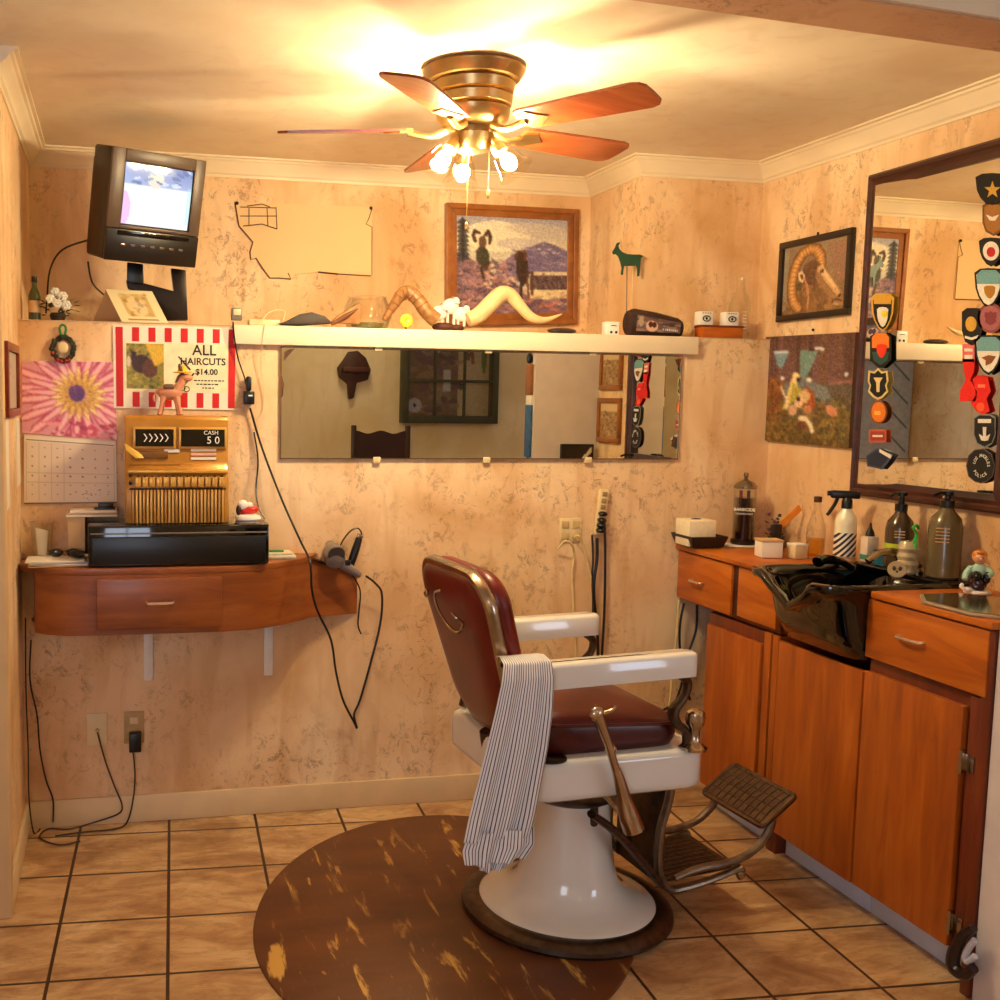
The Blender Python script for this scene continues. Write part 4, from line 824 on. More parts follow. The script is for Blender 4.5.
for z in (.082,.056,.032):MB().rbox((-.010,-.028,z-.009),(.010,-.025,z+.009),.003).build('socket',M('tan_socket',(.62,.5,.34),.5),ps)
for z in (.008,-.016,-.036,-.055):MB().ball((-.004,-.038,z),(.018,.018,.010),12,8).build('plug',BLACK,ps)
for k,l in enumerate(([(597,538),(597,560),(594,580),(594,600),(597,630),(598,660),(597,700)],[(604,518),(605,540),(605,580),(604,620),(602,655),(601,700)],[(592,535),(593,560),(592,578),(593,605),(592,640)])):
    cable('plug_cord','',[at(x,y,'y',-.03+.006*k) for x,y in l],.006-.0012*k,parent=ps)
for k,l in enumerate(([(684,603),(680,625),(680,650),(684,670),(676,700),(660,712)],[(697,605),(696,630),(688,655),(684,675),(690,700)],[(679,600),(676,640),(672,680),(668,720)])):
    cable('floor_cable',['black cable looping under the corner drawer','second black cable under the corner drawer, nearer the cabinet door','pale cable under the corner drawer'][k],[at(x,y,'y',-.03-.01*k) for x,y in l],.0045,[None,None,CC][k])
# ================================================================ RIGHT WALL PICTURES AND FRAMED MIRROR
RP=thing('framed_picture','black-framed portrait of a bighorn ram head on the right wall','picture',(XR,-.235,1.81))
def rw(y,z,x=0):return Vector((-x,y+.235,z-1.81))
y0,y1=-.030,-.437;z0a,z1a=1.812,2.109
def frame4(parent,o,ys,zs,wd,th,mat,bev=.003,names='frame_rail'):
    (ya,yb),(za,zb)=ys,zs                                # ya > yb
    for a,b_ in (((ya,za),(yb,za+wd)),((ya,zb-wd),(yb,zb)),((ya,za+wd),(ya-wd,zb-wd)),((yb+wd,za+wd),(yb,zb-wd))):
        p=o(*a);q=o(*b_);MB().rbox((-th,min(p.y,q.y),min(p.z,q.z)),(-.001,max(p.y,q.y),max(p.z,q.z)),bev).build(names,mat,parent)
frame4(RP,rw,(y0,y1),(z0a,z1a),.024,.02,M('black_frame',(.09,.05,.045),.3,coat=.3))
cv=CV(110,84,(.52,.44,.34),3);cv.vgrad(0,(.58,.50,.41),1,(.46,.36,.26));cv.specks(60,0,0,1,1,[(.58,.48,.38),(.5,.4,.33),(.62,.50,.44)],.12,.05,.35)
cv.rect(0,.03,.08,.9,(.62,.60,.53),.7);cv.poly([(.70,.08),(1,.05),(1,.6),(.85,.6)],(.58,.43,.37),.7);cv.specks(80,.0,.80,1,1,[(.55,.38,.2),(.68,.5,.3),(.42,.3,.2)],.05,.03,.7)
cv.poly([(.22,.55),(.55,.45),(.70,.75),(.62,1),(.18,1),(.16,.8)],(.50,.36,.24));cv.specks(60,.2,.6,.62,1,[(.40,.28,.18),(.62,.46,.30),(.55,.40,.24)],.03,.06,.6,.3)
HO=[(.60,.33),(.585,.22),(.52,.12),(.42,.09),(.31,.13),(.225,.24),(.175,.38),(.15,.55),(.16,.70),(.20,.82),(.27,.90)]
for w_,c_ in ((.080,(.36,.22,.11)),(.070,(.62,.42,.22)),(.050,(.76,.55,.31)),(.026,(.86,.66,.42))):cv.path(HO,w_,c_)
for k in range(26):                                       # growth rings across the horn
    t=k/25*(len(HO)-1.01);a=int(t);f=t-a;p=[HO[a][q]*(1-f)+HO[a+1][q]*f for q in(0,1)];d=(HO[a+1][0]-HO[a][0],HO[a+1][1]-HO[a][1]);l=math.hypot(*d)
    cv.line((p[0]-d[1]/l*.062,p[1]+d[0]/l*.062),(p[0]+d[1]/l*.062,p[1]-d[0]/l*.062),.006,(.48,.30,.15),.55)
cv.poly([(.34,.30),(.48,.24),(.60,.34),(.62,.50),(.52,.62),(.38,.58),(.30,.44)],(.40,.28,.21));cv.specks(30,.34,.28,.58,.58,[(.32,.22,.17),(.48,.34,.25)],.03,.02,.6)
face=[(.54,.34),(.64,.36),(.70,.44),(.78,.54),(.87,.66),(.935,.76),(.94,.85),(.88,.90),(.82,.88),(.74,.82),(.66,.72),(.57,.62),(.52,.50)]
cv.poly(face,(.60,.45,.31));cv.poly([(.60,.37),(.66,.40),(.76,.54),(.86,.68),(.91,.77),(.86,.80),(.76,.68),(.66,.56),(.60,.46)],(.80,.66,.48));cv.poly([(.66,.42),(.74,.53),(.84,.67),(.80,.68),(.70,.56),(.64,.47)],(.92,.80,.62),.8)
cv.poly([(.55,.58),(.66,.70),(.74,.80),(.68,.84),(.56,.74)],(.46,.33,.22),.8);cv.ell(.60,.40,.055,.055,(.82,.68,.48));cv.ell(.615,.43,.030,.024,(.22,.14,.10));cv.ell(.612,.424,.008,.008,(.9,.85,.75));cv.ell(.895,.80,.020,.026,(.20,.12,.09),.5);cv.path([(.80,.855),(.86,.845),(.92,.87)],.010,(.22,.14,.10));cv.path([(.82,.90),(.88,.92)],.014,(.78,.66,.5))
cv.poly([(.24,.40),(.31,.38),(.36,.46),(.33,.55),(.27,.52)],(.90,.80,.64));cv.poly([(.27,.43),(.31,.42),(.34,.48),(.31,.51)],(.38,.25,.18));cv.path([(.35,.50),(.40,.60),(.43,.78),(.42,.92)],.016,(.78,.56,.42),.8);cv.ell(.27,.60,.05,.07,(.28,.26,.18),0,.7)
cv.specks(60,.56,.4,.9,.85,[(.86,.72,.54),(.55,.40,.27),(.70,.55,.40)],.02,.008,.35,1.0)
cv.blur(1).grain(.04).obj('ram_print',rw(y0-.022,z1a-.022,.009),rw(y1+.022,z1a-.022,.009),rw(y1+.022,z0a+.022,.009),rw(y0-.022,z0a+.022,.009),RP)
MB().tube([rw(-.235,z1a+.012,.004),rw(-.235,z1a-.004,.004)],.004,n=6,smooth=1).build('hanger',BLACK,RP)
FP=thing('canvas_picture','unframed dark canvas print of a lantern-like figure in grass on the right wall','picture',(XR,-.22,1.36))
FP['label']='unframed dark canvas print of a pale animal in grass below the ram portrait'
c0=FP.location;q=[at(766,337,'x',XR-.016),at(859,332,'x',XR-.016),at(857.5,449,'x',XR-.016),at(761.5,440,'x',XR-.016)];q=[p-c0 for p in q]
q=[q[0],Vector((q[1].x,-.50+.22,q[1].z)),Vector((q[2].x,-.50+.22,q[2].z)),q[3]]
q[1].y=q[2].y=min(q[1].y,-.487+.22+.0);q[1].y=q[2].y=-.262
MB().prism(q,(.014,0,0)).build('canvas_block',M('canvas_edge',(.35,.25,.18),.7),FP,smooth=False)
cv=CV(80,84,(.34,.25,.22),9);cv.vgrad(0,(.38,.26,.24),.45,(.44,.32,.33));cv.vgrad(.45,(.36,.33,.30),1,(.36,.28,.14))
for k in range(16):
    x=cv.r.uniform(0,1);cv.rect(x,0,x+cv.r.uniform(.01,.06),.45,[(.30,.19,.16),(.48,.34,.34),(.26,.18,.17),(.42,.30,.22)][k%4],.7)
cv.poly([(.12,.16),(.30,.16),(.22,.31),(.16,.28)],(.45,.60,.68));cv.poly([(.42,.14),(.62,.16),(.55,.32),(.48,.42),(.44,.38)],(.42,.56,.56));cv.line((.12,.16),(.28,.16),.012,(.80,.84,.88));cv.line((.60,.13),(.68,.14),.012,(.85,.88,.9))
cv.poly([(.25,.45),(.5,.40),(.75,.48),(.8,.62),(.3,.6)],(.45,.48,.50));cv.ell(.93,.36,.02,.02,(.85,.9,.9));cv.ell(.23,.40,.03,.02,(.9,.9,.88));cv.ell(.54,.41,.03,.02,(.9,.9,.88));cv.line((.78,.44),(1,.42),.015,(.55,.38,.36))
cv.poly([(0,.42),(.14,.38),(.26,.62),(.2,.75),(0,.8)],(.52,.32,.16));cv.specks(330,0,.58,1,1,[(.48,.38,.16),(.30,.22,.10),(.62,.50,.24),(.25,.24,.12),(.55,.38,.20),(.42,.42,.18)],.045,.014,.8,1.2);cv.specks(70,0,.42,.25,.8,[(.6,.38,.2),(.4,.24,.12)],.02,.04)
cv.poly([(.34,.40),(.42,.42),(.40,.52),(.32,.66),(.25,.70)],(.88,.80,.50));cv.poly([(.36,.44),(.47,.50),(.40,.60),(.33,.64)],(.72,.66,.30));cv.ell(.39,.39,.045,.05,(.92,.84,.62));cv.ell(.42,.41,.018,.02,(.2,.15,.12))
cv.poly([(.50,.46),(.60,.52),(.63,.66),(.55,.72),(.48,.6)],(.62,.30,.16));cv.ell(.50,.56,.06,.06,(.86,.72,.52));cv.ell(.44,.62,.05,.05,(.88,.74,.60));cv.ell(.37,.69,.05,.05,(.82,.66,.55));cv.ell(.43,.59,.02,.02,(.15,.1,.1));cv.ell(.54,.68,.05,.04,(.75,.5,.35))
cv.path([(.46,.76),(.52,.76),(.58,.82),(.60,.87)],.022,(.93,.87,.75));cv.ell(.48,.82,.05,.04,(.40,.22,.18));cv.ell(.80,.68,.07,.04,(.82,.55,.42),.4);cv.path([(.22,.48),(.28,.58),(.30,.68)],.012,(.85,.78,.72))
cv.blur(1).grain(.045);e=Vector((-.0008,0,0));cv.obj('canvas_print',*[p+e for p in q],FP)
MB().ball((-.006,-.02,q[0].z+.012),.005,8,6).build('nail',BLACK,FP)
# framed mirror with patches
bm_=thing('framed_mirror','large dark mahogany framed mirror lined with cloth patches on the right wall','mirror',(XR,-.835,1.732))
def fm(y,z,x=0):return Vector((-x,y+.835,z-1.732))
YA,YB,ZA,ZB=-.508,-1.165,1.199,2.266
def molding(parent,p,q,inn,mat):
    "rail from p to q (on the wall), inn = inward direction; stepped profile"
    prof=[(0,0),(0,.020),(.008,.028),(.018,.028),(.024,.022),(.036,.024),(.048,.020),(.054,.019),(.054,0)]
    p,q=Vector(p),Vector(q);d=(q-p).normalized();inn=Vector(inn)
    A=[];B=[]
    for w_,h_ in prof:
        A.append(p+inn*w_+d*w_+Vector((-h_,0,0)));B.append(q+inn*w_-d*w_+Vector((-h_,0,0)))
    MB().loops([A,B],cap0=True,cap1=True).build('frame_rail',mat,parent,ang=20)
molding(bm_,fm(YA,ZA,.001),fm(YA,ZB,.001),(0,-1,0),DARKW);molding(bm_,fm(YB,ZA,.001),fm(YB,ZB,.001),(0,1,0),DARKW)
molding(bm_,fm(YA,ZA,.001),fm(YB,ZA,.001),(0,0,1),DARKW);molding(bm_,fm(YA,ZB,.001),fm(YB,ZB,.001),(0,0,-1),DARKW)
MB().prism([fm(YA-.040,ZA+.04,.0245),fm(YB+.040,ZA+.04,.0100),fm(YB+.040,ZB-.04,.0100),fm(YA-.040,ZB-.04,.0245)],(.006,0,0)).build('mirror_glass',MIRROR,bm_,smooth=False)
for z in (ZA+.03,):MB().ball(fm(-.96,z,.045),(.008,.008,.008),8,6).build('frame_screw',CHROME,bm_)
PXX=XR-.0195
def C(*c):
    k='patch_%d_%d_%d'%tuple(int(x*255) for x in c)
    return bpy.data.materials.get(k) or M(k,c,.8,0,.12,200,bump=.3)
BLK=(.06,.05,.06)
def shape(kind,cx,cy,w,h,s=1):
    if kind=='shield':P=[(-.5,-.38),(-.3,-.48),(0,-.5),(.3,-.48),(.5,-.38),(.46,0),(.36,.22),(.18,.42),(0,.5),(-.18,.42),(-.36,.22),(-.46,0)]
    elif kind=='oval':P=[(.5*math.cos(a),.5*math.sin(a)) for a in np.linspace(0,2*PI,25)[:-1]]
    elif kind=='rect':P=[(-.5,-.5),(.5,-.5),(.5,.5),(-.5,.5)]
    elif kind=='arch':P=[(-.5,-.4),(-.25,-.5),(.25,-.5),(.5,-.4),(.5,.1),(.35,.38),(0,.5),(-.35,.38),(-.5,.1)]
    elif kind=='rshield':P=[(-.5,-.38),(-.2,-.48),(.2,-.48),(.5,-.38),(.5,.28),(.1,.5),(-.1,.5),(-.5,.28)]
    elif kind=='badge':P=[(0,-.5),(.2,-.38),(.45,-.42),(.5,-.1),(.4,.05),(.48,.25),(.2,.44),(0,.5),(-.2,.44),(-.48,.25),(-.4,.05),(-.5,-.1),(-.45,-.42),(-.2,-.38)]
    elif kind=='star':P=[((.5 if i%2==0 else .2)*math.sin(i*PI/5),-(.5 if i%2==0 else .2)*math.cos(i*PI/5)) for i in range(10)]
    elif kind=='pent':P=[(-.5,-.15),(-.1,-.5),(.5,-.2),(.3,.2),(.1,.5),(-.45,.35)]
    elif kind=='cap':P=[(-.5,-.35),(-.3,-.5),(.3,-.5),(.5,-.35),(.5,0),(-.5,0)]
    else:P=kind
    return [(cx+x*w*s,cy+y*h*s) for x,y in P]
def patch(lb,layers,grp='cloth patches stuck on the framed mirror',base_x=PXX):
    "layers: (name, kind, cx, cy, w, h, colour) in photo pixels, stacked outward"
    l0=layers[0];p0=at(l0[2],l0[3],'x',base_x);o=thing('cloth_patch',lb,'patch',p0,group=grp)
    for i,(nm,kind,cx,cy,w,h,c) in enumerate(layers):
        d=base_x-i*.0009
        MB().prism([at(x,y,'x',d)-p0 for x,y in shape(kind,cx,cy,w,h)],(-.0022,0,0)).build(nm,C(*c),o,smooth=False)
    return o
GOLDC=(.80,.62,.22);TEAL=(.42,.62,.66);WHT=(.88,.86,.82);REDC=(.85,.10,.06);ORG=(.88,.48,.14)
bl,fr_=PXX-.024,PXX
patch('gold and black shield patch with yellow dot, topmost on the mirror left edge',[('border','shield',883,312,23,38,GOLDC),('field','shield',883,313,19,33,BLK),('crown','cap',883,304,17,17,GOLDC),('inner_shield','shield',883,317,11,20,WHT),('emblem','oval',885,314,6,7,(.85,.8,.15))],'cloth patches stuck on the framed mirror',XR-.0295)
patch('tall patch with orange top, red middle and dark green base on the mirror left edge',[('border','rshield',881,350,21,36,BLK),('upper_field','cap',881,348,17,30,ORG),('lower_field',[(-.5,-.1),(.5,-.1),(.4,.3),(0,.5),(-.4,.3)],881,354,17,22,(.15,.3,.27)),('emblem','shield',882,351,10,14,(.86,.2,.1))],'cloth patches stuck on the framed mirror',XR-.0295)
patch('black and pale gold police badge patch below the orange-topped patch',[('border','badge',878.5,384,21,32,(.82,.74,.5)),('field','badge',878.5,384,17,27,BLK),('emblem',[(-.5,-.4),(.5,-.4),(.2,-.1),(.15,.5),(-.15,.5),(-.2,-.1)],878.5,384,9,16,(.86,.78,.55))],'cloth patches stuck on the framed mirror',XR-.0295)
patch('small orange oval patch on the mirror left edge',[('border','oval',879,412,17,23,(.5,.26,.1)),('field','oval',879,412,14,20,ORG),('emblem','rect',878,413,6,4,(.95,.7,.3))],'cloth patches stuck on the framed mirror',XR-.0295)
patch('small brick red rectangular patch on the mirror left edge',[('border','rect',878,436,17,13,(.72,.35,.25)),('field','rect',878,436,14,9,(.62,.22,.18)),('lettering','rect',878,436,10,2,WHT)],'cloth patches stuck on the framed mirror',XR-.0295)
patch('dark navy angular patch, lowest on the mirror left edge',[('border','pent',880,459,27,21,(.25,.27,.36)),('field','pent',879,459,22,16,(.12,.15,.25)),('stripe',[(-.5,-.5),(.5,-.1),(.4,.1),(-.5,-.3)],886,457,12,16,WHT)],'cloth patches stuck on the framed mirror',XR-.0295)
patch('black crest patch with gold star, topmost on the mirror right edge',[('border','shield',993,190,34,34,(.15,.08,.1)),('field','shield',993,190,31,31,BLK),('star','star',993,190,17,18,GOLDC)])
patch('brown and gold eagle patch below the gold star patch',[('border','arch',994,219,22,34,(.45,.28,.12)),('field','arch',994,219,18,29,(.62,.42,.18)),('eagle',[(-.5,-.2),(0,0),(.5,-.2),(.2,.3),(-.2,.3)],993,217,13,12,WHT)])
patch('black shield patch with red flower on a white disc',[('border','shield',991.5,252,24,29,BLK),('disc','oval',991.5,251,16,19,WHT),('flower','oval',991.5,252,8.5,10,(.72,.13,.13))])
patch('teal and white shield patch, upper of two on the mirror right edge',[('border','shield',989,288,28,40,BLK),('field','shield',989,288,24,35,WHT),('teal_cap','cap',989,284,23,28,TEAL),('emblem','shield',990,292,11,13,(.65,.45,.12))])
patch('black oval patch with gold centre and white scroll left of the mauve patch',[('border','arch',972.5,327,20,38,BLK),('gold_disc','oval',971.5,324,11,15,GOLDC),('scroll',[(-.5,-.2),(0,.1),(.5,-.3),(.4,.2),(0,.5),(-.5,.2)],972,337,13,6,WHT)])
patch('dusty mauve round patch below the upper teal shield',[('border','oval',991,318,26,30,(.50,.26,.28)),('field','oval',991,318,21,25,(.62,.36,.38)),('emblem','badge',991,318,12,14,(.48,.2,.24))])
patch('small pink patch above the tall red patch',[('border','rect',969,353,12,18,(.85,.42,.42)),('lettering','rect',969,350,8,3,WHT),('lettering','rect',969,357,8,4,WHT)])
patch('teal and white shield patch with brown bird, lower of two',[('border','shield',989,355,28,40,BLK),('field','shield',989,355,24,35,WHT),('teal_cap','cap',989,351,23,28,TEAL),('bird',[(-.5,-.1),(0,-.3),(.5,-.2),(.2,.3),(-.2,.5),(-.2,.1)],989,359,14,13,(.5,.28,.12))])
patch('tall bright red torch-shaped patch on the mirror right edge',[('border',[(-.35,-.5),(.35,-.5),(.3,-.2),(.1,0),(.5,.3),(.4,.5),(-.5,.5),(-.45,.25),(-.15,0)],969,380,18,42,REDC)])
patch('bright red ragged patch below the lower teal shield',[('border',[(-.4,-.4),(-.1,-.5),(.35,-.45),(.5,-.1),(.3,.1),(.45,.4),(.1,.5),(-.2,.4),(-.5,.2),(-.2,0)],981,395,20,40,REDC),('knot','oval',981,407,8,9,(.95,.35,.2)),('lettering','rect',982,386,7,3,(.95,.5,.4))])
patch('black arch patch with white anchor emblem below the red patches',[('border','arch',985,431,22,34,(.5,.5,.48)),('field','arch',985,431,20,31,BLK),('band','rect',985,421,13,4,WHT),('anchor',[(-.15,-.5),(.15,-.5),(.12,.2),(.5,0),(.3,.45),(0,.5),(-.3,.45),(-.5,0),(-.12,.2)],985,434,11,14,WHT)])
o=patch('round black LOS ANGELES POLICE patch, lowest on the mirror right edge',[('border',[(-.5,0),(-.42,-.3),(-.2,-.47),(.1,-.5),(.38,-.35),(.5,0),(.42,.3),(.2,.45),(0,.5),(-.2,.45),(-.42,.3)],981,466,29,35,(.35,.3,.3)),('field',[(-.5,0),(-.42,-.3),(-.2,-.47),(.1,-.5),(.38,-.35),(.5,0),(.42,.3),(.2,.45),(0,.5),(-.2,.45),(-.42,.3)],981,466,27,33,BLK)])
cc=at(981,466,'x',PXX-.0035)-o.location
def arc(word,r,a0,a1,flip):
    for i,ch in enumerate(word):
        if ch==' ':continue
        a=R_(a0+(a1-a0)*i/(len(word)-1));dy,dz=math.cos(a),math.sin(a)            # dy along -y (right on screen)
        p=cc+Vector((0,-dy*r*.88,dz*r));t_=(Vector((0,-dz,-dy)) if not flip else Vector((0,dz,dy)))
        upd=Vector((0,-dy,dz))*(1 if not flip else -1)
        text('letter',ch,WHITE if 0 else PAPER,o,p,.0135,t_ if 0 else upd.cross(Vector((-1,0,0))),upd,.0003)
arc('LOS ANGELES',.030,165,5,False);arc('POLICE',.030,-145,-45,True)
# ================================================================ CABINETS
CX=2.12
TOEK=M('toe_kick_daylight_tint',(.80,.85,.95),.5,0,.05,20)  # cool daylight cast put into the toe-kick's base colour
def cab(name,lb,loc):return thing(name,lb,'cabinet',loc)
def cb(parent,name,y0,y1,z0,z1,x0,x1,mat,r=.003):
    L=parent.location;return MB().rbox((x0-L.x,min(y0,y1)-L.y,z0-L.z),(x1-L.x,max(y0,y1)-L.y,z1-L.z),r).build(name,mat,parent)
A=cab('corner_cabinet','cherry wood corner cabinet with one drawer and an upright door beside the wall mirror end',(2.3,-.3,0))
A['label']='cherry wood corner cabinet holding the tissue box, one drawer above a door'
cb(A,'carcass',-.22,-.648,.098,.74,CX+.012,XR-.002,CHERRYD);cb(A,'drawer_box',-.004,-.640,.748,.941,CX+.012,XR-.002,CHERRYD)
d=cb(A,'drawer',-.012,-.375,.757,.938,CX-.006,CX+.012,CHERRYH,.004);L=A.location
def hpull(parent,L,y,z,ln=.075):
    c=Vector((CX-.006-L.x,y-L.y,z-L.z));return pull(parent,c,(0,1,0),(-.020,0,0),ln)
hpull(d,L,-.165,.842)
cb(A,'panel',-.415,-.635,.765,.938,CX-.004,CX+.012,CHERRYH,.002);cb(A,'gap_strip',-.375,-.415,.757,.938,CX+.004,CX+.012,DARKW,.001)
cb(A,'door',-.235,-.565,.100,.70,CX-.006,CX+.012,CHERRY,.004);cb(A,'stile',-.575,-.612,.098,.745,CX+.0,CX+.012,CHERRY,.002);cb(A,'stile',-.622,-.652,.098,.745,CX+.0,CX+.012,CHERRY,.002)
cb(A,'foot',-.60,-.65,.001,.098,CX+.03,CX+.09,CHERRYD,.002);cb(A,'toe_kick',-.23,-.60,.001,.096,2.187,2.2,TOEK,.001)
B=cab('sink_cabinet','cherry wood cabinet with a plain panel under the black shampoo basin',(2.3,-.86,0));L=B.location
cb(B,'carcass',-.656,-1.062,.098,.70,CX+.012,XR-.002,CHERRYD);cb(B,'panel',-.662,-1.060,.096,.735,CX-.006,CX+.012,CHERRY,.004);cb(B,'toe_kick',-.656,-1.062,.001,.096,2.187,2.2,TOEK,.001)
Cc=cab('door_cabinet','cherry wood cabinet with hinged door and drawer nearest the pale pier',(2.3,-1.33,0));L=Cc.location
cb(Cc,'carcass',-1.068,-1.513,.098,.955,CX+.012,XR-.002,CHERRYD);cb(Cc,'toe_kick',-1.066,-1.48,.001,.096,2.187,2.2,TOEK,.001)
d=cb(Cc,'drawer',-1.066,-1.500,.782,.952,CX-.008,CX+.012,CHERRYH,.004);hpull(d,L,-1.245,.872,.09)
dd=cb(Cc,'door',-1.070,-1.436,.100,.742,CX-.008,CX+.012,CHERRY,.004)
for z in (.60,.17):
    MB().rbox((CX-.014-L.x,-1.446-L.y,z-.03),(CX+.004-L.x,-1.438-L.y,z+.03),.002).tube([(CX-.012-L.x,-1.443-L.y,z-.032),(CX-.012-L.x,-1.443-L.y,z+.032)],.005,n=8,smooth=1).rbox((CX-.002-L.x,-1.475-L.y,z-.022),(CX+.002-L.x,-1.445-L.y,z+.022),.001).build('hinge',CHROME,dd)
cb(Cc,'stile',-1.448,-1.48,.098,.775,CX+.001,CX+.012,CHERRYD,.002);cb(Cc,'stile',-1.484,-1.515,.002,.955,CX-.004,CX+.012,CHERRYD,.002)
o=MB().rbox((CX-.016,-.655,.943),(XR-.002,-.003,.963),.004).build('worktop',CHERRYH);tag(o,'cherry wood worktop in the corner under the tissue box and disinfectant jar','worktop')
o=MB().rbox((CX-.016,-1.515,.957),(XR-.002,-1.085,.977),.004).build('worktop',CHERRYH);tag(o,'cherry wood worktop under the mirror carrying the octagonal tray','worktop')
# basin
bs=thing('shampoo_basin','glossy black shampoo basin with a neck notch set between the worktops','basin',(2.2,-.79,.74))
def sup(cx,cy,a,b_,z,n=88,e=4.,notch=0,zf=None):
    out=[]
    for i in range(n):
        t=2*PI*i/n;c_,s_=math.cos(t),math.sin(t)
        x=cx+a*math.copysign(abs(c_)**(2/e),c_);y=cy+b_*math.copysign(abs(s_)**(2/e),s_);zz=z
        if notch:
            k=(.5+.5*math.cos(PI*max(-1,min(1,(y+.875)/.125))))**.7*max(0,min(1,(cx-.02-x)/.15));zz-=notch*k;x+=.02*k*(notch>.05)
        out.append((x-2.2,y+.79,zz-.74))
    return out
cx,cy=2.215,-.868;Z=.985
loops=[sup(2.28,cy,.10,.17,.752,e=6),sup(2.265,cy,.17,.195,.765,e=6),sup(2.25,cy,.195,.2,.84,e=6),sup(2.24,cy,.21,.203,.93,e=6,notch=.05),sup(2.23,cy,.225,.205,.952,e=6,notch=.075),
 sup(cx,cy,.245,.208,.962,e=6,notch=.085),sup(cx,cy,.25,.21,.972,e=6,notch=.085),sup(cx,cy,.248,.208,Z,e=6,notch=.085),sup(cx,cy,.238,.198,Z+.004,e=6,notch=.088),sup(cx,cy,.226,.186,Z-.002,e=6,notch=.09),
 sup(2.222,cy,.212,.172,.955,e=5,notch=.06),sup(2.235,cy,.185,.15,.87),sup(2.25,cy,.14,.12,.80),sup(2.27,cy,.05,.05,.785)]
MB().loops(loops,cap0=True,cap1=True).build('basin_shell',BLACKG,bs,ang=60)
dk_=MB().rbox((.17,-.285,.240),(.270,.125,.253),.006).build('rear_deck',BLACKG,bs)
fc=MB();fc.lathe([(.030,0),(.030,.012),(.022,.02)],(.19,-.08,.252),20).tube([(.19,-.08,.255),(.16,-.08,.31),(.10,-.08,.31),(.06,-.08,.285)],[.012,.012,.011,.010],n=10);fc.build('faucet',CHROME,bs)
for yy in (-.135,-.025):MB().lathe([(.018,0),(.020,.01),(.014,.02),(.016,.035),(.0,.04)],(.19,yy,.252),16).build('tap_handle',CHROME,bs)
MB().tube([(.12,.06,.24),(.08,.07,.262),(.02,.07,.270),(-.01,.06,.262)],[.012,.012,.017,.018],n=10).build('spray_head',BLACKG,bs)
o=thing('blue_cup','small teal-blue cup sitting at the basin behind the front rim','cup',(2.14,-.885,.985));
o.location=(2.40,-.765,.995)
MB().lathe([(.024,0),(.026,.004),(.033,.045),(.031,.045),(.024,.006),(0,.006)],n=24,capt=False).build('cup_body',M('teal_blue_plastic',(.20,.48,.55),.25,coat=.4),o)
# things on the corner worktop
def base(px,y,z):
    p=at(px,500,'y',y);return Vector((p.x,y,z))
tt=thing('tissue_tray','black woven tray holding a white tissue box in the corner','tray',base(701,-.10,.965))
MB().lathe([(.078,0),(.088,.004),(.103,.035),(.106,.045),(.102,.045),(.096,.035),(.080,.004),(0,.004)],n=4,capt=False,axis=Matrix.Rotation(R_(45),3,'Z')).build('tray_rim',M('black_wicker',(.09,.07,.07),.4,0,.5,150,bump=.8),tt,ang=20)
tb=thing('tissue_box','white cube tissue box with a dark slot sitting in the black tray','box',base(697,-.10,.9705));MB().rbox((-.056,-.05,0),(.056,.05,.098),.006).build('box_body',M('tissue_box_white',(.93,.88,.76),.5,0,.06,60),tb)
MB().ball((0,0,.0985),(.022,.012,.003),12,6).build('slot',BLACK,tb)
o=MB().prism([(-.085,-.05,0),(.0,-.07,0),(.085,-.045,0),(.09,.02,0),(.03,.05,0),(-.07,.04,0)],(0,0,.003)).build('paper_towel',PAPER,smooth=False);o.location=base(744,-.085,.965);tag(o,'white paper towel spread under the disinfectant jar','paper towel')
jr=thing('disinfectant_jar','tall glass disinfectant jar of dark liquid with combs and knobbed lid','jar',base(745,-.085,.969),R_(-33))
MB().lathe([(.044,0),(.046,.004),(.046,.018),(.040,.022)],n=28).build('jar_foot',M('dark_metal_foot',(.2,.17,.15),.25,.8),jr)
MB().lathe([(.038,.022),(.038,.178),(0,.178)],n=28).build('liquid',M('dark_maroon_liquid',(.16,.03,.03),.12,coat=.5),jr)
MB().lathe([(.041,.022),(.041,.21),(.039,.215),(.039,.022)],n=28,capb=False,capt=False).build('jar_glass',GLASS,jr)
MB().lathe([(.043,.213),(.043,.222),(.030,.236),(.012,.244),(.006,.25),(.010,.262),(.008,.272),(0,.274)],n=28).build('lid',M('lid_nickel',(.55,.5,.42),.25,.8),jr)
for x,a in ((-.015,-6),(.012,4)):MB().rbox((x-.006,-.004,.04),(x+.006,0,.205),.001).build('comb',M('comb_red' if x<0 else 'comb_grey',(.45,.1,.08) if x<0 else (.3,.25,.2),.4),jr)
text('lettering','BARBICIDE',PAPER,jr,(0,-.0425,.135),.0155,bold=.0004);text('lettering','DISINFECTANT',PAPER,jr,(0,-.0425,.119),.009)
pt=thing('potted_plant','small dark potted plant with purple flowers behind the white card box','plant',base(778,-.16,.965))
MB().lathe([(.022,0),(.030,.04),(.032,.042),(.0,.042)],n=20).build('pot',M('dark_green_pot',(.12,.16,.14),.4),pt)
mb=MB()
for i in range(40):
    a=random.uniform(0,2*PI);r=random.uniform(.01,.03);z=random.uniform(.04,.10);d_=Vector((math.cos(a),math.sin(a),0));p=d_*r+Vector((0,0,z));q_=p+d_*.02+Vector((0,0,.012));s=Vector((-d_.y,d_.x,.2)).normalized()*.008
    mb.add([p,(p+q_)/2+s,q_,(p+q_)/2-s],[(0,1,2,3)])
mb.build('leaves',LF,pt,smooth=False)
mb=MB()
for i in range(7):mb.ball((random.uniform(-.04,.03),random.uniform(-.03,.02),random.uniform(.07,.125)),.007,7,5)
mb.build('purple_blossoms',M('purple_petal',(.35,.14,.26),.6),pt)
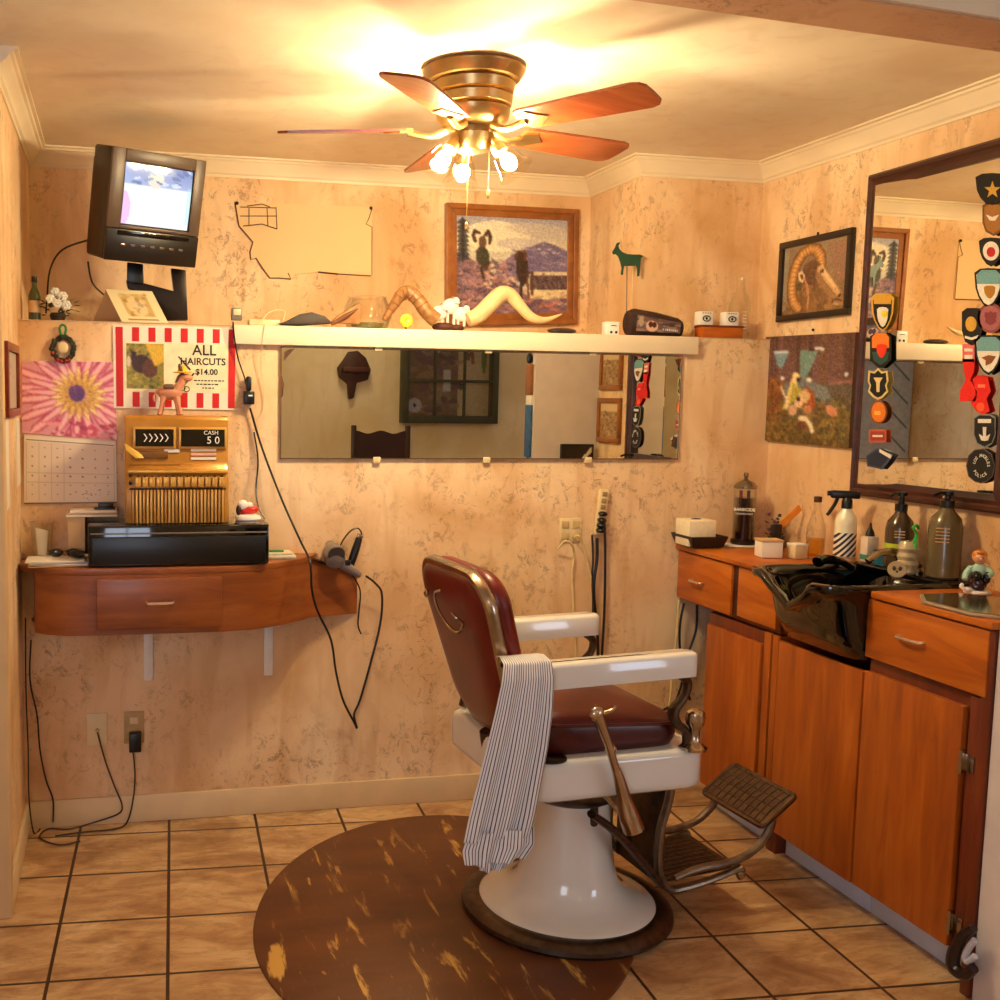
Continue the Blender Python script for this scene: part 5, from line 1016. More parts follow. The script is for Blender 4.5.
o=thing('card_box','small white card box on the worktop edge before the clear glass bottle','box',(2.262,-.375,.965));MB().rbox((-.045,-.035,0),(.03,.03,.062),.003).build('box_body',PAPER,o);MB().rbox((-.047,-.037,.055),(.032,.032,.064),.002).build('lid',PAPERT,o);o.rotation_euler=(0,0,R_(-12))
o=thing('card_box','small cream card box on the worktop just left of the clear glass bottle','box',(2.34,-.415,.965));MB().rbox((-.025,-.025,0),(.025,.025,.05),.003).build('box_body',IVORY,o);MB().rbox((-.026,-.026,.044),(.026,.026,.052),.002).build('lid',PAPER,o)
o=thing('glass_bottle','clear faceted glass bottle with a dark cap, left of the spray bottle','bottle',(2.40,-.43,.965));
MB().lathe([(.028,0),(.031,.004),(.031,.10),(.022,.14),(.012,.17),(.011,.20)],n=24).build('bottle_glass',GLASS,o);MB().lathe([(.026,.004),(.028,.02),(.028,.07),(0,.07)],n=20).build('amber_liquid',clear_glass('amber_tint',(.93,.82,.55),.9),o);MB().lathe([(.013,.198),(.013,.218),(0,.22)],n=18).build('cap',M('bronze_cap',(.35,.22,.15),.4,.5),o)
o=thing('orange_comb','amber styling comb leaning among the bottles beside the plant','comb',(2.385,-.25,.965));MB().prism([(-.01,-.0,.10),(.07,0,.17),(.085,0,.15),(.0,0,.075)],(0,.004,0)).build('comb_blade',M('amber_plastic',(.88,.55,.15),.25,coat=.4),o,smooth=False);MB().rbox((-.03,-.008,.001),(.002,.012,.10),.004).build('dark_holder',M('black_holder',(.1,.08,.09),.4),o)
o=thing('small_tube','small white tube with black cursive lettering left of the spray bottle','tube',(2.42,-.53,.965),R_(-35));MB().rbox((-.014,-.012,0),(.014,.012,.09),.005).build('tube_body',WHITE,o);MB().lathe([(.009,.09),(.009,.105),(0,.106)],n=14).build('cap',BLACK,o)
text('lettering','Curls' if 0 else 'mmm',BLACK,o,(-.006,-.0128,.045),.03,(0,0,1),(-1,0,0))
# spray bottle
ZB_=.9945
sp=thing('spray_bottle','white spray bottle with diagonal barber stripes and a black trigger head','bottle',(2.385,-.600,ZB_-.0),R_(-30))
MB().lathe([(.030,0),(.034,.005),(.034,.12),(.030,.14),(.015,.16),(.013,.175)],n=28).build('bottle_body',M('milky_plastic',(.93,.90,.78),.3,coat=.3),sp)
STR,nt,b=new_mat('barber_stripes');v=mapping(nt,rot=(0,R_(48),0));wv=nt.nodes.new('ShaderNodeTexWave');wv.inputs['Scale'].default_value=22;wv.bands_direction='Z';nt.links.new(v,wv.inputs['Vector'])
nt.links.new(ramp(nt,wv.outputs['Fac'],[(.0,(.16,.1,.12)),(.46,(.16,.1,.12)),(.54,(.93,.9,.85)),(1,(.93,.9,.85))]),b.inputs['Base Color'])
MB().lathe([(.0345,.006),(.0345,.085)],n=28,capb=False,capt=False).build('striped_label',STR,sp)
MB().lathe([(.017,.165),(.017,.19),(.012,.2)],n=16).rbox((-.052,-.012,.198),(.038,.012,.224),.006).tube([(-.030,0,.200),(-.036,0,.180),(-.052,0,.150),(-.060,0,.140)],[.007,.006,.006,.005],n=8).rbox((-.062,-.009,.206),(-.048,.009,.222),.002).build('trigger_head',BLACK,sp)
o=thing('dropper_bottle','small pale bottle with teal base and black nozzle beside the spray bottle','bottle',(2.40,-.70,ZB_))
MB().rbox((-.022,-.018,0),(.022,.018,.085),.006).build('bottle_body',M('pale_pink_plastic',(.88,.80,.72),.35),o);MB().rbox((-.0225,-.0185,.004),(.0225,.0185,.03),.006).build('teal_band',M('teal_print',(.22,.55,.48),.4),o);MB().lathe([(.014,.085),(.012,.098),(.005,.112),(.003,.128),(0,.129)],n=16).build('nozzle',BLACK,o)
BRB=M('brown_bottle_plastic',(.27,.20,.12),.22,0,.12,8,coat=.4);BRB2=M('olive_bottle_plastic',(.38,.33,.22),.25,0,.12,8,coat=.4)
o=thing('shampoo_bottle','dark brown shampoo bottle with lime green label and pump','bottle',(2.405,-.825,ZB_),R_(-38))
MB().lathe([(.036,0),(.041,.006),(.041,.125),(.036,.15),(.020,.17),(.015,.182)],n=28).build('bottle_body',BRB,o)
MB().lathe([(.0415,.055),(.0415,.08)],n=28,capb=False,capt=False).build('lime_label',M('lime_print',(.68,.74,.15),.5),o);MB().lathe([(.018,.180),(.018,.202),(.009,.205),(.008,.225),(.016,.228),(.016,.24),(0,.242)],n=18).tube([(0,0,.235),(-.02,-.02,.235),(-.032,-.032,.228)],.005,n=8).build('pump',BLACK,o)
for k in range(3):MB().rbox((-.016,-.0425,.10+k*.009),(.014,-.040,.103+k*.009),.0005).build('print_line',PAPERT,o)
o=thing('shampoo_bottle','tall olive-brown shampoo bottle with black pump right of the green-ribboned jar','bottle',(2.41,-1.005,ZB_),R_(-40))
MB().lathe([(.040,0),(.046,.006),(.046,.15),(.040,.18),(.022,.20),(.016,.212)],n=28).build('bottle_body',BRB2,o)
MB().lathe([(.019,.210),(.019,.232),(.009,.235),(.008,.245),(.016,.248),(.016,.26),(0,.262)],n=18).tube([(0,0,.255),(-.02,-.02,.255),(-.034,-.034,.248)],.005,n=8).build('pump',BLACK,o)
for k in range(5):MB().rbox((-.026,-.0465,.11+k*.010),(.010,-.044,.1125+k*.010),.0005).build('print_line',PAPERT,o)
o=thing('ribboned_jar','clear ribbed jar tied with a green ribbon before the olive-brown bottle','jar',(2.355,-.925,ZB_))
MB().lathe([(.024,0),(.030,.006),(.027,.018),(.031,.03),(.027,.042),(.031,.054),(.027,.066),(.031,.078),(.026,.092),(.022,.10),(0,.10)],n=26).build('jar_body',M('pearly_jar',(.72,.66,.52),.2,0,.2,60,coat=.5),o);MB().tube([(-.004,-.024,.100),(.002,-.028,.125),(-.01,-.026,.145),(.004,-.024,.150),(.014,-.02,.140)],.0045,n=6).tube([(.002,-.028,.122),(.0,-.03,.095),(-.004,-.03,.085)],.004,n=6).build('green_ribbon',M('bright_green_ribbon',(.25,.72,.28),.5),o)
o=thing('round_badge','small round pale badge with dark emblem leaning on the basin rim','badge',(2.27,-.985,ZB_+.024),R_(-35));rm=Matrix.Rotation(R_(70),3,'X')
MB().lathe([(.024,-.003),(.026,0),(.024,.003)],n=26,axis=rm).build('badge_disc',M('pewter',(.72,.64,.5),.35,.4),o)
for x,z in ((-.008,.004),(.008,.004),(0,-.009)):MB().ball((x,-.0045,z),(.005,.002,.007),8,6).build('emblem_mark',M('dark_pewter',(.25,.18,.12),.5),o)
# figurine of a boy in the barber chair
ZW=.978
fg=thing('barber_figurine','small painted ceramic figurine of a red-haired child seated by the tray','figurine',(2.385,-1.165,ZW),R_(-35))
SK=M('ceramic_skin',(.86,.62,.45),.2,coat=.5)
MB().lathe([(.034,0),(.036,.004),(.030,.010),(0,.010)],n=22).build('base',WHITE,fg)
MB().ball((0,0,.030),(.024,.022,.022)).rbox((-.018,-.030,.012),(.014,.0,.030),.006).build('dark_trousers',M('dark_plum_glaze',(.22,.10,.14),.2,coat=.5),fg)
mb=MB();mb.ball((0,0,.062),(.024,.018,.024));
mb.tube([(-.018,0,.072),(-.032,-.010,.055),(-.036,-.022,.040)],[.010,.009,.007],n=8).tube([(.018,0,.072),(.028,-.014,.060),(.018,-.026,.055)],[.010,.009,.007],n=8);mb.build('teal_shirt',M('pale_teal_glaze',(.62,.80,.74),.2,coat=.5),fg)
MB().ball((-.008,-.020,.052),(.014,.010,.014)).ball((.018,-.018,.048),(.010,.012,.018)).build('black_bundle',BLACKG,fg)
mb=MB();mb.ball((0,-.002,.100),(.017,.016,.018),16,10);mb.ball((0,-.018,.099),(.003,.003,.003),6,4);mb.ball((-.017,0,.099),(.003,.004,.005),6,4);mb.ball((.017,0,.099),(.003,.004,.005),6,4);mb.build('head',SK,fg)
for s in(-1,1):MB().ball((s*.006,-.0165,.103),.0018,6,4).build('eye',BLACK,fg)
MB().tube([(-.004,-.0175,.094),(0,-.0182,.093),(.004,-.0175,.094)],.0008,n=4).build('mouth',RED,fg)
MB().ball((0,.003,.109),(.0195,.018,.015),14,9).ball((0,-.010,.118),(.012,.009,.006)).build('orange_hair',M('orange_hair_glaze',(.86,.50,.14),.25,coat=.5),fg)
MB().tube([(-.022,-.02,.012),(-.036,-.026,.014),(-.044,-.024,.020),(-.040,-.020,.026)],.005,n=8).ball((-.028,-.024,.012),(.01,.008,.007)).build('white_dog',WHITE,fg)
o=thing('cream_jar','pale blue and white lidded jar at the right edge behind the tray','jar',(2.41,-1.275,ZW));MB().lathe([(.034,0),(.037,.004),(.037,.055),(.034,.058)],n=26).build('jar_body',M('pale_blue_glass',(.70,.82,.88),.15,coat=.5),o);MB().lathe([(.039,.058),(.039,.078),(.034,.082),(0,.082)],n=26).build('lid',M('cream_lid',(.86,.82,.7),.4),o);MB().lathe([(.0375,.012),(.0375,.035)],n=26,capb=False,capt=False).build('blue_label',M('blue_print',(.2,.5,.7),.4),o)
o=thing('octagonal_tray','octagonal mirrored tray with pale rim on the worktop edge','tray',(2.235,-1.34,ZW))
oc=[(-.13,.06),(-.06,.15),(.06,.15),(.13,.06),(.13,-.10),(.06,-.19),(-.06,-.19),(-.13,-.10)]
MB().prism([(x,y,.0) for x,y in oc],(0,0,.008)).build('tray_rim',M('pale_steel_rim',(.72,.68,.62),.3,.6),o,bevel=.003);MB().prism([(x*.93,y*.93,.008) for x,y in oc],(0,0,.002)).build('tray_plate',M('bronze_mirror',(.62,.55,.40),.12,.85),o,smooth=False)
# coiled strap on the floor by the pier
o=thing('coiled_hose','dark coiled hose with a blue-white lining lying on the floor by the pier','hose',at(960,978,'z',.0))
p0=o.location
MB().tube([at(x,y,'x',2.085)-p0 for x,y in [(974,928),(963,936),(955,950),(953,964),(958,972),(966,974),(974,968)]],[.010,.013,.016,.017,.016,.014,.012],n=10).build('outer_coil',M('dark_plum_rubber',(.14,.08,.10),.35),o)
MB().tube([at(x,y,'x',2.09)-p0 for x,y in [(975,940),(969,948),(965,957),(968,962),(975,956)]],.008,n=8).build('inner_lining',M('pale_blue_lining',(.78,.80,.88),.4),o)
# ================================================================ FLOOR MAT
mt,nt,b=new_mat('worn_brown_mat');v=mapping(nt,rot=(0,0,R_(-8)),scale=(9,1.6,1));n=noise(nt,v,2.6,9,.5,.66)
v2=mapping(nt,scale=(1,1,1));n2=noise(nt,v2,2.2,4);c=ramp(nt,noise(nt,mapping(nt,scale=(1,3,1)),3,5),[(.3,(.33,.18,.09)),(.7,(.43,.245,.12))])
k=ramp(nt,n,[(.57,(0,0,0)),(.64,(1,1,1))]);k2=ramp(nt,n2,[(.42,(0,0,0)),(.55,(1,1,1))])
mm=nt.nodes.new('ShaderNodeMath');mm.operation='MULTIPLY';nt.links.new(k,mm.inputs[0]);nt.links.new(k2,mm.inputs[1])
c=mixc(nt,mm.outputs[0],c,(.80,.62,.30))
wp=at(277,962,'z',.009);gm=mapping(nt,loc=(wp.x,wp.y,0),rot=(0,0,R_(-8)),scale=(.045,.16,1),typ='TEXTURE');g_=nt.nodes.new('ShaderNodeTexGradient');g_.gradient_type='SPHERICAL';nt.links.new(gm,g_.inputs[0])
fn=noise(nt,mapping(nt,rot=(0,0,R_(-8)),scale=(26,5,1)),2,6,.3,.7);ws=nt.nodes.new('ShaderNodeMath');ws.operation='MULTIPLY';nt.links.new(g_.outputs['Fac'],ws.inputs[0]);nt.links.new(fn,ws.inputs[1])
c=mixc(nt,ramp(nt,ws.outputs[0],[(.20,(0,0,0)),(.27,(1,1,1))]),c,(.82,.64,.32))
fs_=noise(nt,mapping(nt,rot=(0,0,R_(-8)),scale=(40,9,1)),3,6,.3,.7);c=mixc(nt,ramp(nt,fs_,[(.60,(0,0,0)),(.70,(.6,.6,.6))]),c,(.60,.42,.22));nt.links.new(c,b.inputs['Base Color']);b.inputs['Roughness'].default_value=.42;MATM=mt
mb=MB();e1=Vector((-.8925,.4511,0));e2=Vector((-.4511,-.8925,0));c0=Vector((.942,-.825,.0006))
lo=[];
for z,k_ in ((.0006,1.0),(.006,.998),(.0085,.985)):
    lo.append([c0+e1*(.545*k_)*math.cos(a)+e2*(.712*k_)*math.sin(a)+Vector((0,0,z)) for a in np.linspace(0,2*PI,97)[:-1]])
mb.loops(lo,cap0=True,cap1=True);o=mb.build('floor_mat',MATM);tag(o,'worn dark brown oval floor mat on the tiles under the barber chair','mat')
ZM=.009
# ================================================================ BARBER CHAIR
ch=thing('barber_chair','antique white enamel barber chair with oxblood leather seat and striped cape on its arm','barber chair',(1.295,-.89,ZM),R_(4.5))
ch['label']='antique barber chair, white enamel with oxblood leather seat, standing on the brown mat'
d0=ZM
def z_(z):return z-d0
def V(x,y,z):return Vector((x,y,z-d0))
# base
MB().lathe([(.298,ZM-d0),(.306,.010),(.304,.022),(.292,.034),(.272,.040),(.262,.040),(.20,.02)],n=72).build('base_ring',STEELD,ch)
MB().lathe([(.262,.026),(.258,.036),(.246,.044),(.220,.052),(.190,.064),(.162,.083),(.146,.108),(.136,.145),(.128,.20),(.121,.26),(.116,.32),(.115,.355),(.10,.36)],n=64).build('pedestal',PORC,ch)
MB().lathe([(.085,.345),(.120,.350),(.140,.362),(.150,.380),(.150,.405),(.12,.452)],n=48).build('swivel_collar',STEELD,ch)
MB().rbox(V(-.20,-.13,.448),V(.18,.13,.475),.008).build('under_frame',STEELD,ch)
# enamel seat skirt
def rrect(x0,x1,y0,y1,r,n=6,rb=None):
    out=[]
    rb=r if rb is None else rb
    for cx,cy,a0,rr in ((x1-r,y1-r,0,r),(x0+rb,y1-rb,90,rb),(x0+rb,y0+rb,180,rb),(x1-r,y0+r,270,r)):
        for i in range(n+1):
            a=R_(a0+90*i/n);out.append((cx+rr*math.cos(a),cy+rr*math.sin(a)))
    return out
def ringloop(off,z,x0=-.285,x1=.276,y0=-.275,y1=.275,r=.07,wav=0):
    return [V(x,y,z+wav*math.cos(PI*(x-.0)/.3)) for x,y in rrect(x0+off,x1-off,y0+off,y1-off,r)]
MB().loops([ringloop(.05,.462),ringloop(.012,.448,wav=-.006),ringloop(.002,.455,wav=-.006),ringloop(.0,.47,wav=-.004),ringloop(.0,.545),ringloop(.004,.557),ringloop(.014,.562),ringloop(.06,.562)],cap0=True,cap1=True).build('seat_skirt',PORC,ch,ang=50)
# seat cushion
NX,NY=18,18;vs=[];fs=[]
def rsq(u,v):                                            # square -> rounded square
    return u*math.sqrt(1-.22*v*v),v*math.sqrt(1-.22*u*u)
rows=[]
for (k_,z) in ((.97,.563),(1.0,.580),(1.015,.605),(1.0,.632),(.985,.640)):
    L=[]
    for i in range(64):
        a=2*PI*i/64;c_,s_=math.cos(a),math.sin(a);x=math.copysign(abs(c_)**.28,c_);y=math.copysign(abs(s_)**.28,s_)
        L.append(V(-.005+.222*x*k_,.232*y*k_,z+.012*(-x)*(z>.6)))
    rows.append(L)
for q in (.94,.84,.70,.52,.32,.12):
    L=[]
    for i in range(64):
        a=2*PI*i/64;c_,s_=math.cos(a),math.sin(a);x=math.copysign(abs(c_)**.35,c_)*q;y=math.copysign(abs(s_)**.35,s_)*q
        L.append(V(-.005+.222*x,.232*y,.640+.052*(1-q*q)**.6-.018*x))
    rows.append(L)
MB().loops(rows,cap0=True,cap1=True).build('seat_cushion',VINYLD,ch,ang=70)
MB().tube([V(-.005+.225*math.copysign(abs(math.cos(a))**.28,math.cos(a)),.234*math.copysign(abs(math.sin(a))**.28,math.sin(a)),.637-.012*math.copysign(abs(math.cos(a))**.28,math.cos(a))) for a in np.linspace(0,2*PI,65)[:-1]],.005,n=6,smooth=1,closed=True).build('cushion_piping',VINYLD,ch)
# backrest
B0=V(-.262,0,.57);B1=V(-.405,0,1.045);ds=(B1-B0).normalized();dt=Vector((-ds.z,0,ds.x))*-1
if dt.x<0:dt=-dt
H_=(B1-B0).length
def outline(ins=0,w=.225,n=9):
    pts=[];rt,rb=.10,.15
    for cy,cs,a0,rr in ((w-rt,H_-rt,0,rt),(-(w-rt),H_-rt,90,rt),(-(w-.03)+rb,rb,180,rb),((w-.03)-rb,rb,270,rb)):
        for i in range(n+1):
            a=R_(a0+90*i/n);pts.append((cy+(rr-ins)*math.cos(a),cs+(rr-ins)*math.sin(a)))
    return pts
def BP(y,s,t):return B0+Vector((0,y,0))+ds*s+dt*t
def slab(layers):return [[BP(y,s,t) for y,s in outline(i)] for i,t in layers]
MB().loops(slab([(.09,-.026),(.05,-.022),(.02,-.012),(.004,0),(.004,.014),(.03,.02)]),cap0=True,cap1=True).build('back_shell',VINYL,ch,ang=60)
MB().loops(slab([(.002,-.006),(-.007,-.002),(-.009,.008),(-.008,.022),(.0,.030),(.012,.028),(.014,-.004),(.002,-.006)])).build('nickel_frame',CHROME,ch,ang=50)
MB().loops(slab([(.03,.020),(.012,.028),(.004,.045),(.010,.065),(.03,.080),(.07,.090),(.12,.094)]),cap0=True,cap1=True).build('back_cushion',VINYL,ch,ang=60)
MB().tube([BP(-.10,.36,-.03),BP(-.105,.38,-.045),BP(-.09,.395,-.05)],[.004,.004,.004],n=6).tube([BP(.02,.43,-.028),BP(.03,.425,-.045),BP(.02,.385,-.05),BP(-.03,.345,-.05),BP(-.08,.335,-.048),BP(-.10,.345,-.04),BP(-.10,.36,-.03)],.0042,n=7).build('towel_hook',CHROME,ch)
for y,s in ((-.226,.25),(.14,.40)):MB().lathe([(.012,0),(.012,.005),(.006,.008),(0,.008)],BP(y,s,.012 if y<0 else -.03),14,Matrix.Rotation(R_(90),3,'X') if y<0 else Matrix.Rotation(R_(-80),3,'Y')).build('frame_bolt',CHROME,ch)
MB().tube([BP(-.0,.0,.0),V(-.25,0,.52)],[.03,.035],n=12,smooth=1).build('back_hinge',STEELD,ch)
# arms
for s in(-1,1):
    y0,y1=(s*.222,s*.290)
    ya,yb=min(y0,y1),max(y0,y1)
    L=[]
    def arm(z,off):
        pts=[]
        xa,xb=(-.33 if s<0 else -.27),.222
        for x,y in rrect(xa+off,xb-off,ya+off,yb-off,.032-off*.5,5):pts.append(V(x,y,z-.012*max(0,(-.10-x))+ .004*math.sin((x+.1)*6)))
        return pts
    MB().loops([arm(.770,.006),arm(.767,.0),arm(.822,.0),arm(.829,.004),arm(.832,.012)],cap0=True,cap1=True).build('armrest',PORC,ch,ang=40)
    yc=s*.252
    MB().tube([V(.185,yc,.768),V(.205,yc,.745),V(.198,yc,.71),V(.165,yc,.67),V(.175,yc,.635),V(.205,yc,.61),V(.21,yc,.575),V(.20,yc,.560)],[.020,.016,.014,.020,.020,.016,.014,.018],n=10,flat=.7).build('arm_scroll',STEELD,ch)
    po_=MB();po_.lathe([(.034,z_(.560)),(.036,z_(.568)),(.022,z_(.578)),(.015,z_(.59)),(.014,z_(.612)),(.016,z_(.62)),(.025,z_(.632)),(.028,z_(.648)),(.025,z_(.664)),(.014,z_(.673)),(0,z_(.675))],(.228,s*.262,0),22);po_.build('ball_finial',CHROME,ch)
    MB().tube([V(-.24,yc,.768),V(-.255,yc,.70),V(-.225,yc,.64),V(-.235,yc,.565)],[.018,.014,.018,.02],n=10,flat=.7).build('rear_arm_post',STEELD,ch)
# lever
lv=MB();lv.tube([V(-.11,-.325,.70),V(-.095,-.325,.665),V(-.075,-.325,.62),V(-.058,-.322,.575),V(-.045,-.318,.545)],[.017,.014,.012,.011,.012],n=12);
lv.tube([V(-.045,-.318,.548),V(-.03,-.315,.51),V(-.012,-.31,.46),V(.005,-.31,.41),V(.02,-.31,.375)],[.012,.016,.019,.028,.030],n=14)
lv.ball(V(-.112,-.325,.702),(.022,.014,.020));lv.tube([V(-.11,-.325,.70),V(-.075,-.335,.712),V(-.065,-.335,.722)],[.007,.005,.004],n=8);lv.ball(V(-.066,-.320,.606),.016,10,8)
lv.tube([V(.015,-.31,.385),V(.0,-.22,.43),V(-.02,-.12,.455)],[.014,.014,.014],n=10);lv.build('pump_lever',CHROME,ch)
MB().lathe([(.05,0),(.05,.003),(0,.004)],V(-.20,-.235,.562),24).build('skirt_plate',STEELD,ch)
AGED=M('aged_steel',(.52,.46,.40),.35,.9,.25,30)
# leg-rest rails, step plate and foot-rest
for s in(-1,1):
    y=s*.135
    MB().tube([V(.215,y,.462),V(.245,y,.42),V(.242,y,.36),V(.222,y,.29),V(.215,y,.21),V(.225,y,.14),V(.255,y,.100),V(.30,y,.095),V(.40,y,.11),V(.475,y,.128),V(.50,y,.135)],[.022,.017,.015,.015,.016,.016,.017,.015,.013,.013,.016],n=10,flat=.75).build('leg_rail',AGED,ch)
    MB().ball(V(.50,y,.118),(.016,.013,.022)).build('rail_foot',CHROME,ch)
    # curved tube up to the foot-rest
    MB().tube([V(.28,y*.95,.125),V(.36,y*.95,.145),V(.45,y*.95,.150),V(.53,y*.95,.17),V(.585,y*.95,.215),V(.605,y*.95,.262),V(.60,y*.98,.285)],[.010,.012,.012,.012,.013,.013,.012],n=10).build('footrest_tube',AGED,ch)
MB().rbox(V(.238,-.125,.10),V(.245,.125,.44),.002).build('calf_plate',VINYLD if 0 else STEELD,ch)
# cast step plate with raised ribs
def plate_at(cx,cz,lx,ly,th,ang,mat,name,ribs,parent):
    ca,sa=math.cos(ang),math.sin(ang)
    def q(x,y,z):return V(cx+x*ca-z*sa,y,cz+x*sa+z*ca)
    mb=MB();ol=rrect(-lx,lx,-ly,ly,.02,4)
    mb.loops([[q(x*.96,y*.98,-th) for x,y in ol],[q(x,y,-th*.4) for x,y in ol],[q(x,y,th*.4) for x,y in ol],[q(x*.97,y*.98,th) for x,y in ol]],cap0=True,cap1=True)
    o=mb.build(name,mat,parent,ang=30)
    mb=MB()
    for i in range(ribs):
        yy=-ly+.02+(2*ly-.04)*i/(ribs-1)
        mb.tube([q(-lx*.85,yy,th+.001),q(0,yy+.006,th+.002),q(lx*.85,yy,th+.001)],.0028,n=5,smooth=2)
    for i in range(5):
        xx=-lx*.8+lx*1.6*i/4;mb.tube([q(xx,-ly+.015,th),q(xx,ly-.015,th)],.0022,n=5,smooth=1)
    mb.build('cast_tread',STEELD,o);return o
CAST=M('brown_cast_iron',(.33,.23,.15),.42,.7,.35,60,bump=.6)
plate_at(.37,.122,.125,.115,.006,R_(4),CAST,'step_plate',9,ch)
plate_at(.617,.297,.078,.150,.007,R_(36),CAST,'foot_rest',11,ch)
MB().tube([V(-.02,-.16,.36),V(.06,-.16,.30),V(.14,-.155,.215),V(.22,-.15,.12)],[.022,.026,.024,.018],n=10,flat=.5).build('lift_link',CAST,ch)
MB().tube([V(-.02,.12,.36),V(.06,.12,.30),V(.14,.12,.215),V(.22,.13,.12)],[.022,.026,.024,.018],n=10,flat=.5).build('lift_link',CAST,ch)
MB().rbox(V(.00,-.12,.30),V(.03,.12,.40),.01).build('link_block',STEELD,ch)
# ================================================================ STRIPED CAPE over the near arm
CAPE,nt,b=new_mat('pinstripe_cotton');uv=nt.nodes.new('ShaderNodeUVMap');uv.uv_map='UVMap'
sp_=nt.nodes.new('ShaderNodeSeparateXYZ');nt.links.new(uv.outputs[0],sp_.inputs[0])
m1=nt.nodes.new('ShaderNodeMath');m1.operation='MULTIPLY';m1.inputs[1].default_value=21;nt.links.new(sp_.outputs[0],m1.inputs[0])
m2=nt.nodes.new('ShaderNodeMath');m2.operation='FRACT';nt.links.new(m1.outputs[0],m2.inputs[0])
nt.links.new(ramp(nt,m2.outputs[0],[(0,(.90,.89,.90)),(.56,(.93,.92,.93)),(.60,(.09,.10,.22)),(.84,(.09,.10,.22)),(.89,(.93,.92,.93))]),b.inputs['Base Color']);b.inputs['Roughness'].default_value=.75
nt.nodes['Principled BSDF'].inputs['Sheen Weight'].default_value=.2
def cloth(name,path,left,right,fold,parent,nu=60,nv=70,uvs=(0,1)):
    "path: list of (y,z) down the middle; left/right: x at each path sample"
    me=bpy.data.meshes.new(name);vs=[];uvl=[]
    K=len(path)
    for j in range(nv):
        t=j/(nv-1)*(K-1);i=min(K-2,int(t));f=t-i
        g=lambda A:(A[i]*(1-f)+A[i+1]*f)
        y=g([p[0] for p in path]);z=g([p[1] for p in path]);xl=g(left);xr=g(right);am=g(fold)*.7
        for k in range(nu):
            u=k/(nu-1);x=xl+(xr-xl)*u
            w=am*(math.sin(u*15+t*.35)+.55*math.sin(u*27+1.7+t*.5)+.35*math.sin(u*6+t))
            vs.append((x+w*.3,y-abs(am)*1.2+w,z-d0-.012*math.sin(u*PI)*(t>K-1.6)*0-.05*(u-.5)**1*(f if i==K-2 else 0)*0));uvl.append((uvs[0]+(uvs[1]-uvs[0])*u,j/(nv-1)))
    fs=[(j*nu+k,j*nu+k+1,(j+1)*nu+k+1,(j+1)*nu+k) for j in range(nv-1) for k in range(nu-1)]
    me.from_pydata(vs,[],fs);ul=me.uv_layers.new(name='UVMap')
    for p in me.polygons:
        p.use_smooth=True
        for li,vi in zip(p.loop_indices,p.vertices):ul.data[li].uv=uvl[vi]
    me.materials.append(CAPE);o=bpy.data.objects.new(name,me);COL.objects.link(o)
    md=o.modifiers.new('thickness','SOLIDIFY');md.thickness=.002
    if parent:o.parent=parent
    return o
cp_=thing('barber_cape','navy and white pinstriped barber cape draped over the near chair arm','cape',ch.location,R_(4.5))
cloth('cape_drape',[(-.210,.825),(-.214,.835),(-.222,.842),(-.255,.848),(-.296,.840),(-.312,.80),(-.318,.72),(-.322,.63),(-.325,.54),(-.328,.46),(-.33,.405)],
 [-.335,-.345,-.352,-.358,-.366,-.378,-.400,-.424,-.448,-.470,-.482],[-.235,-.235,-.234,-.232,-.232,-.234,-.242,-.254,-.27,-.285,-.300],[.001,.001,.001,.001,.001,.003,.008,.010,.011,.012,.012],cp_)
cloth('cape_hem',[(-.334,.425),(-.336,.38),(-.338,.345)],[-.470,-.486,-.480],[-.290,-.290,-.320],[.010,.012,.013],cp_,nv=20)
cloth('cape_under_fold',[(-.318,.42),(-.320,.36),(-.322,.318)],[-.44,-.435,-.430],[-.31,-.33,-.36],[.008,.009,.010],cp_,nv=20)
# ================================================================ BEHIND THE CAMERA (seen in the mirrors)
def bk(px,py,y):
    p=at(px,py,'y',y);return Vector((p.x,-p.y,p.z))
sc_=thing('carved_sconce','dark carved wooden wall sconce seen at the left of the long mirror','sconce',Vector((bk(348,375,4.69).x,-4.70,1.45)));b_=sc_.location
def rp(pts,y=4.69):return [bk(x,yy,y)-b_ for x,yy in pts]
MB().prism(rp([(336,368),(342,360),(347,352),(356,351),(364,358),(369,370),(366,380),(355,383),(352,398),(347,399),(346,384),(338,378)]),(0,.05,0)).build('sconce_body',M('dark_carved_wood',(.26,.12,.07),.5,0,.3,40,bump=.7),sc_,bevel=.006)
MB().rbox(rp([(340,372)])[0]+Vector((0,.0,0)),rp([(366,368)])[0]+Vector((0,.12,0)),.004).build('sconce_shelf',M('dark_carved_wood2',(.30,.14,.08),.5),sc_)
cbn=thing('glazed_wall_cabinet','dark green framed glazed wall cabinet reflected in the long mirror','cabinet',Vector((bk(447,385,4.69).x,-4.70,1.6)));b_=cbn.location
def rc(px,py,y=4.69):return bk(px,py,y)-b_
GF=M('dark_olive_paint',(.24,.24,.14),.5);x0,z1=rc(400,340).x,rc(400,338).z;x1,z0=rc(494,340).x,rc(447,423).z
def bxx(nm,a,b__,m_,r=.003,p=cbn):return MB().rbox(a,b__,r).build(nm,m_,p)
for a,b__ in (((x0,.0,z0),(x0+.045,.13,z1)),((x1-.045,.0,z0),(x1,.13,z1)),((x0+.045,.0,z0),(x1-.045,.13,z0+.06)),((x0+.045,.0,z1-.05),(x1-.045,.13,z1))):bxx('frame',a,b__,GF)
for f in (.33,.64):bxx('glazing_bar',(x0+f*(x1-x0)-.010,.10,z0+.06),(x0+f*(x1-x0)+.010,.125,z1-.05),GF,.002)
bxx('glazing_bar',(x0+.045,.10,(z0+z1)/2-.012),(x1-.045,.125,(z0+z1)/2+.012),GF,.002)
